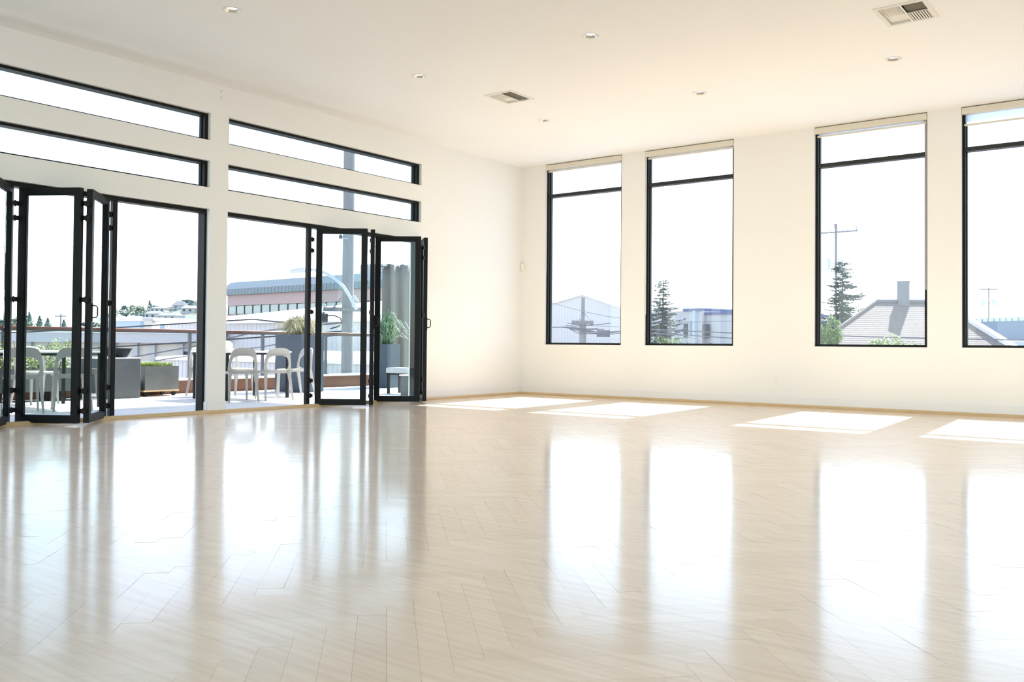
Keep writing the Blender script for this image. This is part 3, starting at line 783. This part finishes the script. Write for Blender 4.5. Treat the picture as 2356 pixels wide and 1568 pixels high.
# ---- B: white-roofed metal shed with ribbed siding, and the lower shed in front
def ribbed(face, t0, t1, z0, z1, step, name, parent, topfn=None):
    mb = MB(); x = t0
    while x < t1-.01:
        e = min(x+step*.55, t1)
        zt = z1 if topfn is None else min(topfn(x), topfn(e))
        face.block(mb, x, e, z0, zt-.02, 0, .018); x += step
    return mb.build(name, M['siding'], parent, kind='stuff')
B = Face(gp(380, 62), gp(905, 50))
t = thing('metal_shed', 'large metal warehouse with wide white roof and pale ribbed siding', 'building')
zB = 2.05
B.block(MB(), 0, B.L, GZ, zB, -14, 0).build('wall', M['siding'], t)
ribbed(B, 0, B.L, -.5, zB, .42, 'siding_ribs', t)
g0, g1 = B.P(-.4, zB-.05, .5), B.P(B.L+.4, zB-.05, .5)
rz = 4.15
c = [B.P(-.4,zB,.5), B.P(B.L,zB,.5), B.P(B.L,rz,-13), B.P(B.L*.45,rz,-13), B.P(-.4,zB+.35,-13)]
c2 = [p+Vector((0,0,.16)) for p in c]
MB().add(c+c2, [(4,3,2,1,0),(5,6,7,8,9)]+[(i, (i+1)%5, 5+(i+1)%5, 5+i) for i in range(5)]).build('roof', M['roofwhite'], t)
B2 = Face(gp(374, 44), gp(905, 37))
t = thing('low_shed', 'low white-roofed shed with ribbed wall, nearest behind the deck railing', 'building')
zL = -.05
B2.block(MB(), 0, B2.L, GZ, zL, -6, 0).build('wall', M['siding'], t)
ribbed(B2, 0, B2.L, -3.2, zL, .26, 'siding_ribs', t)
c = [B2.P(-.2,zL,.25), B2.P(B2.L,zL,.25), B2.P(B2.L,zL+.32,-7.5), B2.P(-.2,zL+.32,-7.5)]; c2 = [p+Vector((0,0,.14)) for p in c]
MB().add(c+c2, [(3,2,1,0),(4,5,6,7),(0,1,5,4),(1,2,6,5),(2,3,7,6),(3,0,4,7)]).build('roof', M['roofwhite'], t)

# ---- D: long flat-roofed building at the near doorway
D = Face(gp(-120, 58), gp(505, 58))
t = thing('flat_roof_building', 'long low building with broad pale fascia and beige wall with posts, past the railing', 'building')
D.block(MB(), 0, D.L, GZ, .75, -16, 0).build('wall', M['beigewall'], t)
D.block(MB(), -.5, D.L+.4, .75, 1.36, -17, .7).build('fascia', M['grey_wall'], t)
D.block(MB(), -.6, D.L+.5, 1.36, 1.44, -17.1, .8).build('roof_edge', M['roofwhite'], t)
for s_ in (2.5, 5.2, 8.0, 10.6, 12.0, 13.1, 14.9):
    D.block(MB(), s_, s_+.28, GZ, .75, 0, .25).build('post', M['grey_wall'], t)
D.block(MB(), D.L*.858, D.L*.95, GZ, .22, 0, .04).build('garage_shadow_block', M['dark'], t)  # solid block; the shade of the garage opening is in its dark colour
D.block(MB(), D.L*.855, D.L*.953, .22, .34, 0, .1).build('door_lintel', M['grey_wall'], t)
# blue block + beige unit on the roofs behind
F1 = Face(gp(232, 95), gp(322, 92))
t = thing('blue_building', 'pale blue boxy building behind the broad fascia, in the near doorway', 'building')
F1.block(MB(), 0, F1.L, GZ, 2.95, -10, 0).build('wall', M['blue_wall'], t); F1.block(MB(), -.3, F1.L+.3, 2.95, 3.35, -10, .3).build('roof_edge', M['roofwhite'], t)
F1.block(MB(), .2, 1.0, 1.2, 2.5, 0, .05).build('window', M['dark'], t)
F2 = Face(gp(331, 88), gp(349, 88))
t = thing('roof_tower', 'narrow beige roof tower beside the blue building', 'building')
F2.block(MB(), 0, F2.L, GZ, 2.9, -2, 0).build('wall', M['beigewall'], t); F2.block(MB(), -.15, F2.L+.15, 2.9, 3.15, -2.1, .1).build('cap', M['housew'], t)

# ---- hillside with houses and trees
def ztop(px):
    xs = [-200, 0, 150, 240, 300, 350, 400, 430, 470, 600]; ys = [752, 748, 750, 744, 728, 716, 710, 703, 700, 716]
    return float(np.interp(px, xs, ys))
vs = []; fs = []; cols = list(range(-220, 640, 20)); deps = [250, 330, 400, 460, 530, 590, 650, 720]
def hill(px, d):
    k = min(1, max(0, (d-248)/350)); k = k*k*(3-2*k)
    zt = zat(ztop(px)+6, px, 600)
    base = zat(775, px, 248)
    return base+(zt-base)*k
for d in deps:
    for px in cols: p = at(px, 790, d); vs.append((p.x, p.y, hill(px, d)))
nc = len(cols)
for j in range(len(deps)-1):
    for i in range(nc-1): a = j*nc+i; fs.append((a, a+1, a+nc+1, a+nc))
n0 = len(vs); vs += [(v_[0], v_[1], GZ) for v_ in vs[:nc]]; fs += [(i, n0+i, n0+i+1, i+1) for i in range(nc-1)]
struct(MB().add(vs, fs).build('terrain_hillside', M['terrain'], None, True))

def house(px, d, w, hw, hr, label, wall='housew', roof='houser', rz=None, lift=0):
    p = at(px, 790, d); z = hill(px, d)+lift
    ang = YAW+(rz if rz is not None else 0)
    t = thing('hillside_house', label, 'house', (p.x, p.y, z), ang)
    dp = w*.7
    MB().box(-w/2, w/2, -dp/2, dp/2, -3, hw).build('wall', M[wall], t)
    MB().add([(-w/2-.4,-dp/2-.4,hw),(w/2+.4,-dp/2-.4,hw),(w/2+.4,dp/2+.4,hw),(-w/2-.4,dp/2+.4,hw),(-w/2*.55,0,hw+hr),(w/2*.55,0,hw+hr)],
             [(0,1,5,4),(1,2,5),(2,3,4,5),(3,0,4),(3,2,1,0)]).build('roof', M[roof], t)
    k = max(2, int(w/2.6))
    for i in range(k):
        x = -w/2+w*(i+.5)/k; MB().box(x-.5, x+.5, -dp/2-.06, -dp/2+.05, hw*.35, hw*.78).build('window', M['dark'], t)
HS = [(275,215,14,3.2,1.8,'long white house on the hill left of the dark tree mass'), (312,190,13,3,1.6,'pale hillside house with small windows above the blue building'),
 (328,270,13,3.2,2.6,'house with a rounded gable among the treetops on the hill crest'), (368,235,15,3,1.2,'long white flat-roofed house just right of the tallest hill tree'),
 (398,270,13,3,2.0,'white house on the crest between the two tall trees'), (413,238,12,2.8,3.2,'grey-roofed gable house below the right-hand tall tree'),
 (356,200,13,3,1.8,'pale house halfway down the hill under the tall tree'), (392,185,16,3,1.8,'wide white house low on the slope in the near doorway'),
 (436,205,14,3,1.8,'white house beside the black door jamb, halfway up the hill'), (362,150,12,2.6,1.4,'lowest pale house behind the broad fascia roof'),
 (430,152,13,2.6,1.4,'low pale house behind the railing post'), (447,270,13,3,2.6,'rosy-roofed house at the top of the hill beside the jamb')]
for i, h_ in enumerate(HS): house(h_[0], h_[1]*2.2, h_[2]*.62, h_[3]*.8, h_[4]*.8, h_[5], roof='houser2' if i in (4, 11) else 'houser', rz=R((i*37) % 50-25))

def blob_tree(name, px, py_top, d, wpx, label, kind='fartree', base=None, conic=False, seed=1, n=420, group=None):
    rg = random.Random(seed); p = at(px, 790, d); zb = hill(px, d) if base is None else base
    top = zat(py_top, px, d); Hh = top-zb; w = wpx*d/FPX/2
    t = thing(name, label, 'tree', (p.x, p.y, zb), 0, group)
    MB().tube([(0,0,-1),(0,0,Hh*.5)], w*.07+.05, 6, r2=w*.04+.02).build('trunk', M['bark'], t)
    mb = MB(); leaf = max(.25, w*.20)
    for i in range(n):
        f_ = rg.random()
        if conic: r_ = w*(1-f_)**.8*rg.uniform(.25, 1); z = Hh*(.08+.92*f_)
        else: r_ = w*math.sqrt(max(.03, 1-(2*f_-1)**2))*(.45+.55*rg.random())*(1+.25*math.sin(f_*9+seed)); z = Hh*(.22+.78*f_)
        a_ = rg.uniform(0, 6.283)*1.0
        c_ = Vector((r_*math.cos(a_), r_*math.sin(a_), z))
        dx = Vector((rg.uniform(-1,1), rg.uniform(-1,1), rg.uniform(-.7,.7))).normalized()*leaf*rg.uniform(.6,1.2)
        dy = dx.cross(Vector((rg.uniform(-1,1), rg.uniform(-1,1), 1))).normalized()*leaf*rg.uniform(.4,.8)
        mb.add([c_-dx, c_-dy, c_+dx, c_+dy], [(0,1,2,3)])
    mb.build('crown', M[kind], t, kind='stuff')
TR = [(263,706,255,13,'small round tree at the left end of the hill trees',0,0),(286,703,255,22,'dark broad tree at the left of the hill tree mass',0,0),(304,702,262,20,'bushy tree between two crest trees left of the gable',1,0),
 (322,704,250,22,'olive tree in front of the rounded gable on the hill',1,0),(343,690,258,16,'tallest pointed tree on the hill in the near doorway',0,1),(353,702,255,18,'dark tree leaning on the tallest hill tree',0,0),
 (358,707,268,10,'small dark bush right of the tallest hill tree',0,0),(330,721,205,34,'dark green tree clump halfway down the hill',0,0),(388,720,225,16,'dark round tree in the middle of the hill houses',0,0),
 (430,690,262,30,'big spreading tree on the hill crest beside the jamb',0,0),(252,722,238,16,'low round tree at the left foot of the hill',0,0),(372,722,215,9,'small tree in front of a pale hill house',1,0),
 (410,734,165,22,'grey-green tree low on the slope right of the beige tower',1,0),(452,722,222,18,'tree close to the jamb halfway down the hill',0,0),
 (40,734,200,46,'low broad tree mass left in the near pane',1,0),(66,718,205,22,'tallest conifer left in the near pane, above the first chair',0,1),(90,727,208,20,'middle conifer in the near pane skyline',0,1),
 (109,731,205,18,'third conifer in the near pane skyline',0,1),(146,735,205,16,'tree beside the small far pole in the near pane',0,1),(22,738,205,26,'tree mass behind the first door stile',0,0),(205,742,232,40,'tree row seen past the oblique door leaf',0,0),
 (4,736,222,24,'leftmost skyline tree at the frame edge',0,0)]
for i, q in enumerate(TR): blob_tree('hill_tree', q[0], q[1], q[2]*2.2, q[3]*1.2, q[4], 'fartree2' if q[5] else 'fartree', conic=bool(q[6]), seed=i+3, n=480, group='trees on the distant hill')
rg2 = random.Random(77)
taken = [(o.location.x, o.location.y) for o in C.objects if o.get('category') in ('house', 'tree') and o.parent is None]
placed = 0
for i in range(400):
    if placed >= 14: break
    px_ = rg2.uniform(330, 462); d_ = rg2.uniform(430, 600); yt = 790-(hill(px_, d_)-at(px_, 790, d_).z)*FPX/d_-rg2.uniform(5, 10)
    q_ = at(px_, 790, d_)
    if min(math.hypot(q_.x-a_[0], q_.y-a_[1]) for a_ in taken) < 8.5: continue
    taken.append((q_.x, q_.y)); placed += 1
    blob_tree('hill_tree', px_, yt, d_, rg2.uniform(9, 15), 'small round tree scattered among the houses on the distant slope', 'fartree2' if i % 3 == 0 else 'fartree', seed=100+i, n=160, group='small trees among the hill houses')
# small pole on the skyline in the near pane
def pole(name, label, px, d, ytop, r, base=GZ, arms=(), lean=0):
    p = at(px, 790, d); zt = zat(ytop, px, d)
    t = thing(name, label, 'utility pole', (p.x, p.y, base))
    Hh = zt-base
    MB().tube([(0,0,0),(lean*.5,0,Hh*.5),(lean,0,Hh)], r*1.08, 12, r2=r).build('shaft', M['polewood'], t, True)
    rd = Vector((math.cos(YAW), math.sin(YAW), 0))
    for (yy, l0, l1, th, tilt) in arms:
        z = zat(yy, px, d)-base
        o = -_f.normalized()*r*1.2; o = Vector((o.x, o.y, 0))
        MB().beam(rd*l0+o+Vector((0,0,z-tilt)), rd*l1+o+Vector((0,0,z+tilt)), th, th*1.2).build('crossarm', M['polewood'], t)
        for f_ in (.04, .28, .72, .96):
            q = rd*(l0+(l1-l0)*f_)+o+Vector((0,0,z-tilt+2*tilt*f_+th*.5))
            MB().lathe([(.02,0),(.035,.03),(.02,.05),(.035,.07),(.012,.11)], tuple(q), 8).build('insulator', M['insul'], t)
    return t, rd, Hh
pole('skyline_pole', 'small crossarm pole on the skyline in the near pane', 139, 150, 722, .13, arms=((727, -.95, .95, .14, 0),))
# near street pole with lamp arm
t, rd, Hh = pole('street_pole', 'thick weathered wooden utility pole close behind the deck, with lamp arm', 799, 26, 250, .165, arms=((712, -.66, .50, .095, .0),))
pz = lambda px, py, d=25.6: at(px, py, d)-Vector(t.location)
MB().tube([pz(820,712), pz(806,684), pz(790,658), pz(770,640), pz(748,627), pz(722,620), pz(700,620)], .045, 8).build('lamp_arm', M['can'], t, True)
a_, b_ = pz(703,620), pz(668,624)
MB().tube([a_, a_+(b_-a_)*.25, a_+(b_-a_)*.7, b_], .085, 10, r2=.06).build('lamp_head', M['can'], t, True)
MB().tube([pz(762,712,25.7), pz(786,684,25.7)], .012, 5).build('brace', M['steel'], t)
MB().beam(pz(813,680,25.6), pz(824,694,25.6), .05, .08).build('step_bracket', M['can'], t)
MB().beam(pz(811,754,25.6), pz(823,766,25.6), .05, .08).build('step_bracket', M['can'], t)
for q in ((736,727), (746,729)): MB().lathe([(.05,-.12),(.10,-.1),(.11,.08),(.04,.14)], tuple(pz(q[0], q[1])), 10).build('splice_case', M['cable'], t)
MB().beam(pz(722,741), pz(754,738), .05, .07).build('cable_guard', M['cable_grey'], t)
MB().tube([pz(752,726), pz(770,726), pz(783,731), pz(787,741), pz(780,750), pz(760,756)], .020, 6).build('cable_loop', M['cable'], t)
MB().lathe([(.04,-.06),(.06,0),(.03,.06)], tuple(pz(784,544)), 8).build('insulator', M['cable'], t)
MB().tube([pz(784,547), pz(800,549)], .010, 5).build('bracket', M['can'], t)

def cable(label, pts, w, m='cable', group=None):
    """pts: (px, py, distance); drawn as a smooth hanging cable"""
    P = [at(*q) for q in pts]; out = []
    for i in range(len(P)-1):
        for k in range(6): out.append(P[i].lerp(P[i+1], k/6))
    out.append(P[-1])
    o = MB().tube(out, w/2, 6).build('overhead_cable', M[m]); return tag(o, label, 'cable', group)
cable('upper dark cable rising above the handrail in the near doorway', [(-60,768,30),(150,759.5,29),(291,752,28.3),(455,741.6,27.5),(584,734,27),(636,740,26.6),(722,744,26.2)], .045)
cable('thick dark cable crossing below the handrail in front of the pale fascia', [(180,803,30),(240,799,29.7),(350,792,29),(454,786.5,28.4),(518,781,28),(636,773,27.2),(785,762,26)], .050)
cable('grey slanting cable from the block up towards the pole', [(250,833,32),(312,820,31.6),(454,795,30.4),(518,780,29.6),(580,765,28.6),(640,757,27.9),(785,742,26.4)], .05, 'cable_grey')
cable('lowest dark cable behind the table, sagging towards the planter', [(300,842,30),(380,826,29.4),(455,815,28.8),(520,806,28.2),(595,799,27.5),(640,791,27),(790,768,26)], .035, 'cable_grey')
cable('thin grey wire across the bright sky of both doorways', [(-60,568,34),(150,569,32),(300,568,30.5),(465,565,28.8),(584,556,27.6),(700,549,26.6),(784,547,26)], .014, 'cable_grey')
cable('thin wire falling from the pole behind the far pane', [(805,546,26),(860,566,27),(905,579,28),(1010,612,31)], .014, 'cable_grey')

# ================================================================== BEYOND THE FAR WALL
# gable-ended metal building with a pole in front
dG = 75
t = thing('gable_warehouse', 'pale ribbed metal building with a low gable, in the window nearest the corner', 'building')
K = Face(gp(1180, 78), gp(1470, 72)); kk = lambda px: (Vector((*gp(px, 75), 0))-K.a).dot(K.d)
zc = {1180: 3.6, 1344: 4.95, 1470: 3.1}
def ktop(s_):
    a0, a1, a2 = 0, kk(1352), K.L
    return 3.30+(4.98-3.30)*s_/a1 if s_ < a1 else 4.98+(3.35-4.98)*(s_-a1)/(a2-a1)
loop = [(0, GZ), (K.L, GZ), (K.L, ktop(K.L)), (kk(1352), ktop(kk(1352))), (0, ktop(0))]
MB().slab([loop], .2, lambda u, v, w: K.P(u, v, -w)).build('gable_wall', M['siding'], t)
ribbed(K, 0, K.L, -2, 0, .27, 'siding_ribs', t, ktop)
for s0, s1 in ((0, kk(1352)), (kk(1352), K.L)):
    c = [K.P(s0-.1,ktop(s0),.4), K.P(s1,ktop(s1),.4), K.P(s1,ktop(s1),-20), K.P(s0-.1,ktop(s0),-20)]; c2 = [p+Vector((0,0,.30)) for p in c]
    MB().add(c+c2, [(3,2,1,0),(4,5,6,7),(0,1,5,4),(1,2,6,5),(2,3,7,6),(3,0,4,7)]).build('roof_slope', M['roofwhite'], t)
t2 = thing('rooftop_unit', 'small blue-grey rooftop box behind the right gable slope', 'rooftop unit')
U = Face(gp(1388, 96), gp(1432, 96)); U.block(MB(), 0, U.L*.55, 3.5, 5.65, -2, 0).build('housing', M['slate'], t2); U.block(MB(), U.L*.35, U.L, 3.0, 4.4, -1.9, -.3).build('duct', M['blue_wall'], t2)
t, rd, Hh = pole('wire_pole', 'grey pole draped with wires and a box, in front of the gable building', 1341, 40, 684, .085, arms=((741, -.5, .45, .12, 0),))
pw = lambda px, py, d=39.7: at(px, py, d)-Vector(t.location)
MB().tube([pw(1341,800,40)*Vector((1,1,1)).length/math.sqrt(3) if False else pw(1341,800,40), pw(1341,741,40)], .16, 12).build('lower_shaft', M['polewood'], t, True)
MB().tube([pw(1341,716), pw(1333,735), pw(1360,739), pw(1341,716)], .018, 5).build('wire_brace', M['cable_grey'], t)
b = MB(); p0 = pw(1388, 767)
b.beam(p0-rd*.28, p0+rd*.28, .22, .30).build('equipment_box', M['cable_grey'], t)
rg = random.Random(4)
wl = MB()
for k in range(10):
    x0, x1 = rg.uniform(1290, 1335), rg.uniform(1345, 1420); y0, y1 = rg.uniform(742, 758), rg.uniform(742, 772)
    wl.tube([pw(x0, y0), pw((x0+x1)/2, (y0+y1)/2+rg.uniform(2, 7)), pw(x1, y1)], .016, 5)
wl.build('wire_bundle', M['cable_grey'], t)
cable('thin wire swooping over the pole top in the corner window', [(1230,686,42),(1290,702,41),(1341,716,40),(1400,728,39),(1470,736,38),(1560,741,37),(1700,738,35)], .022, 'cable_grey')
cable('thick bundled cable running low across all four tall windows', [(1200,754,43),(1300,752,41),(1341,756,40),(1378,765,39.3),(1500,757,37),(1600,762,36),(1688,766,35),(1888,771,33),(2132,778,31),(2356,782,29),(2500,785,28)], .055, 'cable_grey')
cable('second cable just under the thick one, in the second window', [(1341,762,40),(1420,766,39),(1500,766,37),(1600,772,36),(1688,778,35),(1800,788,34),(1900,800,33)], .055, 'cable_grey')
cable('pale slanting wire in the second window', [(1341,748,40),(1480,754,38),(1560,768,37),(1620,785,36),(1700,806,35)], .02, 'cable_grey')

# flat-roofed pale blue building, second window
G = Face(gp(1430, 60), gp(1700, 52))
t = thing('pale_building', 'pale blue-white flat-roofed building with dark windows, in the second tall window', 'building')
gk = lambda px: (Vector((*gp(px, 55), 0))-G.a).dot(G.d)
G.block(MB(), 0, gk(1648), GZ, 2.95, -12, 0).build('wall', M['grey_wall'], t)
G.block(MB(), gk(1648), G.L, GZ, 2.72, -12, -.3).build('side_wall', M['grey_wall'], t)
G.block(MB(), gk(1555), gk(1648), 2.95, 3.10, -12, .15).build('parapet_trim', M['navy'], t)
G.block(MB(), 0, gk(1555), 2.95, 3.25, -12, .1).build('parapet_trim', M['roofwhite'], t)
G.block(MB(), gk(1648), G.L, 2.72, 2.86, -12, -.15).build('parapet_trim', M['navy'], t)
G.block(MB(), gk(1612), gk(1624), GZ, 2.96, 0, .25).build('pilaster', M['blue_wall'], t)
for a0, a1, b0, b1 in ((1553,1573,1.35,2.2),(1585,1601,1.45,2.35),(1652,1673,1.30,2.15),(1553,1573,-.6,1.0),(1612,1624,.9,1.3),(1652,1673,-.5,1.0)):
    G.block(MB(), gk(a0), gk(a1), b0, b1, -.2, .05).build('window', M['dark'] if a0 in (1553, 1652) and b1 > 1.5 else (M['farglass'] if b1 > 1.5 else M['blue_wall']), t)

def conifer(label, px, d, ytop, wpx, seed, hz=GZ, nbr=230):
    rg = random.Random(seed); p = at(px, 790, d); zt = zat(ytop, px, d); Hh = zt-hz; w = wpx*d/FPX/2
    vis = zt-.6
    t = thing('conifer', label, 'tree', (p.x, p.y, hz))
    MB().tube([(0,0,0),(0,0,Hh*.6),(.03,.02,Hh)], .16, 8, r2=.012).build('trunk', M['bark'], t)
    br = MB(); nd = MB()
    for i in range(nbr):
        f_ = .05+1.5*rg.random()**.85; z = Hh-vis*f_
        if z < .5: continue
        L = w*(.10+.92*min(1, f_)**.95)*rg.uniform(.45, 1.12)*(1+.18*math.sin(f_*23+seed))
        a = rg.uniform(0, 6.283); dv = Vector((math.cos(a), math.sin(a), 0)); o = Vector((0,0,z))
        dr = -.16*L*min(1, f_+.2); q = [o, o+dv*L*.5+Vector((0,0,dr)), o+dv*L+Vector((0,0,dr*.7+.05*L))]
        br.tube(q, .014, 4, r2=.004)
        for j in range(int(14+L*52)):
            u_ = rg.uniform(.08, 1); c_ = q[0].lerp(q[1], u_*2) if u_ < .5 else q[1].lerp(q[2], u_*2-1)
            sd = Vector((-dv.y, dv.x, 0))*rg.choice((-1, 1)); tw = (dv*rg.uniform(.3,1)+sd*rg.uniform(.1,1)+Vector((0,0,rg.uniform(-.5,.3)))).normalized()
            ln = rg.uniform(.07, .19)*(1.15-.5*u_)*(1+.3*L); up = tw.cross(Vector((rg.uniform(-.6,.6), rg.uniform(-.6,.6), 1))).normalized()*rg.uniform(.014,.03)
            nd.add([c_-up, c_+tw*ln*.55-up*1.2, c_+tw*ln, c_+tw*ln*.55+up*1.2, c_+up], [(0,1,2,3,4)])
    br.build('branches', M['bark'], t, kind='stuff'); nd.build('needles', M['conifer'], t, kind='stuff')
conifer('dark conifer with drooping branches in the third tall window', 1937, 44, 586, 190, 5, nbr=430)
conifer('paler bushy conifer at the side of the second tall window', 1524, 46, 634, 140, 12, nbr=330)
# far pole with crossarm and two cans
t, rd, Hh = pole('crossarm_pole', 'tall thin pole with a long crossarm and grey cans above the dark conifer', 1923, 62, 514, .085, arms=((533, -1.05, 1.45, .09, .10),))
pc = lambda px, py, d=61.8: at(px, py, d)-Vector(t.location)
for q in ((1906, 609), (1933, 609)):
    MB().lathe([(.06,-.36),(.14,-.33),(.155,.28),(.17,.30),(.12,.34),(.03,.5)], tuple(pc(*q)), 12).build('transformer_can', M['can'], t, True)
MB().tube([pc(1920,513), pc(1920,524)], .03, 5).build('pin', M['polewood'], t); MB().tube([pc(1971,518), pc(1971,530)], .03, 5).build('pin', M['polewood'], t)
t, rd, Hh = pole('distant_pole', 'faint distant pole with two hanging cans in the window cut by the frame', 2275, 95, 661, .07, arms=((665, -1.0, .95, .10, .02),))
pc = lambda px, py, d=94.6: at(px, py, d)-Vector(t.location)
for q in ((2262, 697), (2288, 695)): MB().lathe([(.1,-.30),(.22,-.28),(.24,.25),(.14,.32)], tuple(pc(*q)), 12).build('transformer_can', M['can'], t, True)
MB().beam(pc(2258,690), pc(2293,688), .10, .10).build('crossarm', M['can'], t)

# shingled house with brick chimney
t = thing('shingled_house', 'house with a shingled hip roof and tall brick chimney in the third window', 'house')
fh = Vector((_f.x, _f.y, 0)).normalized(); rh = Vector((_r0.x, _r0.y, 0))
e0 = at(2017,694,36); pn = (Vector((0,0,1))*math.cos(R(34))-fh*math.sin(R(34))).normalized()
def onroof(px, py):
    dv = at(px, py, 1)-CAM; return CAM+dv*((e0-CAM).dot(pn)/dv.dot(pn))
e = [e0, e0+rh*2.42, onroof(2352,812), onroof(1850,812)]
e[2].z = e[3].z = min(e[2].z, e[3].z)
mb = MB(); ns = 26
up_n = (e[1]-e[0]).cross(e[3]-e[0]).normalized(); up_n = up_n if up_n.z > 0 else -up_n
for i in range(ns):
    f0, f1 = i/ns, (i+1.0)/ns
    l0, r0_, l1, r1 = e[0].lerp(e[3], f0), e[1].lerp(e[2], f0), e[0].lerp(e[3], f1), e[1].lerp(e[2], f1)
    h0, h1 = up_n*.003, up_n*.009
    mb.add([l0+h0, r0_+h0, r1+h1, l1+h1, l1-h0, r1-h0, l0-h0, r0_-h0], [(0,1,2,3),(3,2,5,4),(4,5,7,6),(0,6,7,1),(0,3,4,6),(1,7,5,2)])
mb.build('shingle_courses', M['shingle'], t, kind='stuff')
bk = [e[0], e[1], e[1]+Vector((3.0,5,-2.4)), e[0]+Vector((-3.5,5,-2.4))]
quad('rear_roof_slope', bk, M['shingle'], t, .08)
MB().tube([e[0]+up_n*.05, e[1]+up_n*.05], .07, 6).build('ridge_cap', M['brick'], t)
MB().tube([e[0]+up_n*.04, e[3]+up_n*.04], .06, 6).build('hip_cap', M['shingle'], t)
q0, q1 = e[1]+Vector((.05,.1,0)), e[2]+Vector((.1,-.1,0))
MB().beam(q0+up_n*.05, q1+up_n*.05, .22, .14, up_n).build('rake_board', M['cap'], t)
cpt = e[0].lerp(e[1], .44)+Vector((0,-.02,0)); rd = Vector((math.cos(YAW-.30), math.sin(YAW-.30), 0)); pd = Vector((rd.y, -rd.x, 0))
ch = MB(); zz = cpt.z-1.0; ztp = cpt.z+.80; core = MB()
core.beam(cpt+Vector((0,0,-1.0)), cpt+Vector((0,0,.79)), .40, .40, pd).build('chimney_core', M['mortar'], t)
nb = 0
while zz < ztp-.05:
    off = .11*(nb % 2)
    for side in range(4):
        ax, ay = (rd, pd) if side % 2 == 0 else (pd, rd); sg = 1 if side < 2 else -1
        for k in range(2):
            c_ = cpt+ax*(-.105+.21*k+(off-.055)*.25)+ay*sg*.190; c_.z = zz+.036
            ch.beam(c_-ax*.098, c_+ax*.098, .045, .062)
    zz += .075; nb += 1
ch.build('chimney_bricks', M['brick'], t, kind='stuff')
MB().beam(cpt+Vector((0,0,.79)), cpt+Vector((0,0,.83)), .45, .45, pd).build('chimney_cap', M['brick'], t)
# body of the house under the roof
hb = [e[3]+Vector((.3,.6,0)), e[2]+Vector((-.6,.6,0))]
Fh = Face((hb[0].x, hb[0].y), (hb[1].x, hb[1].y)); Fh.block(MB(), 0, Fh.L, GZ, e[3].z-.25, -7, 0).build('wall', M['beigewall'], t)

# slate-blue parapet building in the last window
S = Face(gp(2243, 64), gp(2520, 54)); 
t = thing('slate_building', 'slate-blue flat building with pale panels along its roof, beyond the white roof edge', 'building')
S.block(MB(), 0, S.L, GZ, 2.92, -8, 0).build('wall', M['slate'], t)
for i in range(10): S.block(MB(), .3+i*.56, .3+i*.56+.44, 2.70, 2.97, 0, .05).build('roof_panel', M['glassblock'], t)
S.block(MB(), 1.3, S.L, 1.30, 1.40, 0, .6).build('white_ledge', M['roofwhite'], t)
S.block(MB(), 1.6, S.L, GZ, 1.30, 0, .5).build('lower_wall', M['blue_wall'], t)
S.block(MB(), 2.2, 3.4, .55, .85, .5, 1.4).build('canopy', M['roofwhite'], t)

def bush(label, px, d, ytop, wpx, seed, kind='green', n=900, base=-3.0):
    rg = random.Random(seed); p = at(px, 790, d); zt = zat(ytop, px, d); w = wpx*d/FPX/2
    t = thing('tall_shrub', label, 'shrub', (p.x, p.y, GZ)); Hh = zt-GZ
    mb = MB()
    lumps = [(rg.uniform(-.8,.8)*w, rg.uniform(-.4,.4)*w, Hh-rg.uniform(.12,1)**1.3*w*2.2-.12, rg.uniform(.20,.42)*w) for _ in range(30)]
    for i in range(n):
        l = rg.choice(lumps); v_ = Vector((rg.gauss(0,1), rg.gauss(0,1), rg.gauss(0,1))).normalized()*l[3]*rg.uniform(.6,1)
        c_ = Vector((l[0]*math.cos(YAW)+v_.x, l[0]*math.sin(YAW)+v_.y, min(Hh, l[2]+v_.z)))
        dx = Vector((rg.uniform(-1,1), rg.uniform(-1,1), rg.uniform(-.7,.7))).normalized()*rg.uniform(.022,.05)
        dy = dx.cross(Vector((rg.uniform(-1,1), rg.uniform(-1,1), 1))).normalized()*rg.uniform(.012,.022)
        mb.add([c_-dx, c_-dy, c_+dx, c_+dy], [(0,1,2,3)])
    mb.build('leaves', M[kind], t, kind='stuff')
    st = MB()
    for l in lumps: st.tube([(0,0,0), (l[0]*math.cos(YAW)*.6, l[0]*math.sin(YAW)*.6, l[2]*.7), (l[0]*math.cos(YAW), l[0]*math.sin(YAW), l[2])], .03, 5, r2=.01)
    st.build('stems', M['bark'], t)
bush('light green shrub left of the dark conifer in the third window', 1905, 30, 724, 70, 3, 'green', 4500)
bush('low green shrub along the bottom of the third window below the chimney', 2050, 20, 766, 150, 8, 'green', 4500)
bush('green shrub at the foot of the pale conifer, second window', 1552, 34, 768, 110, 9, 'green', 2600)
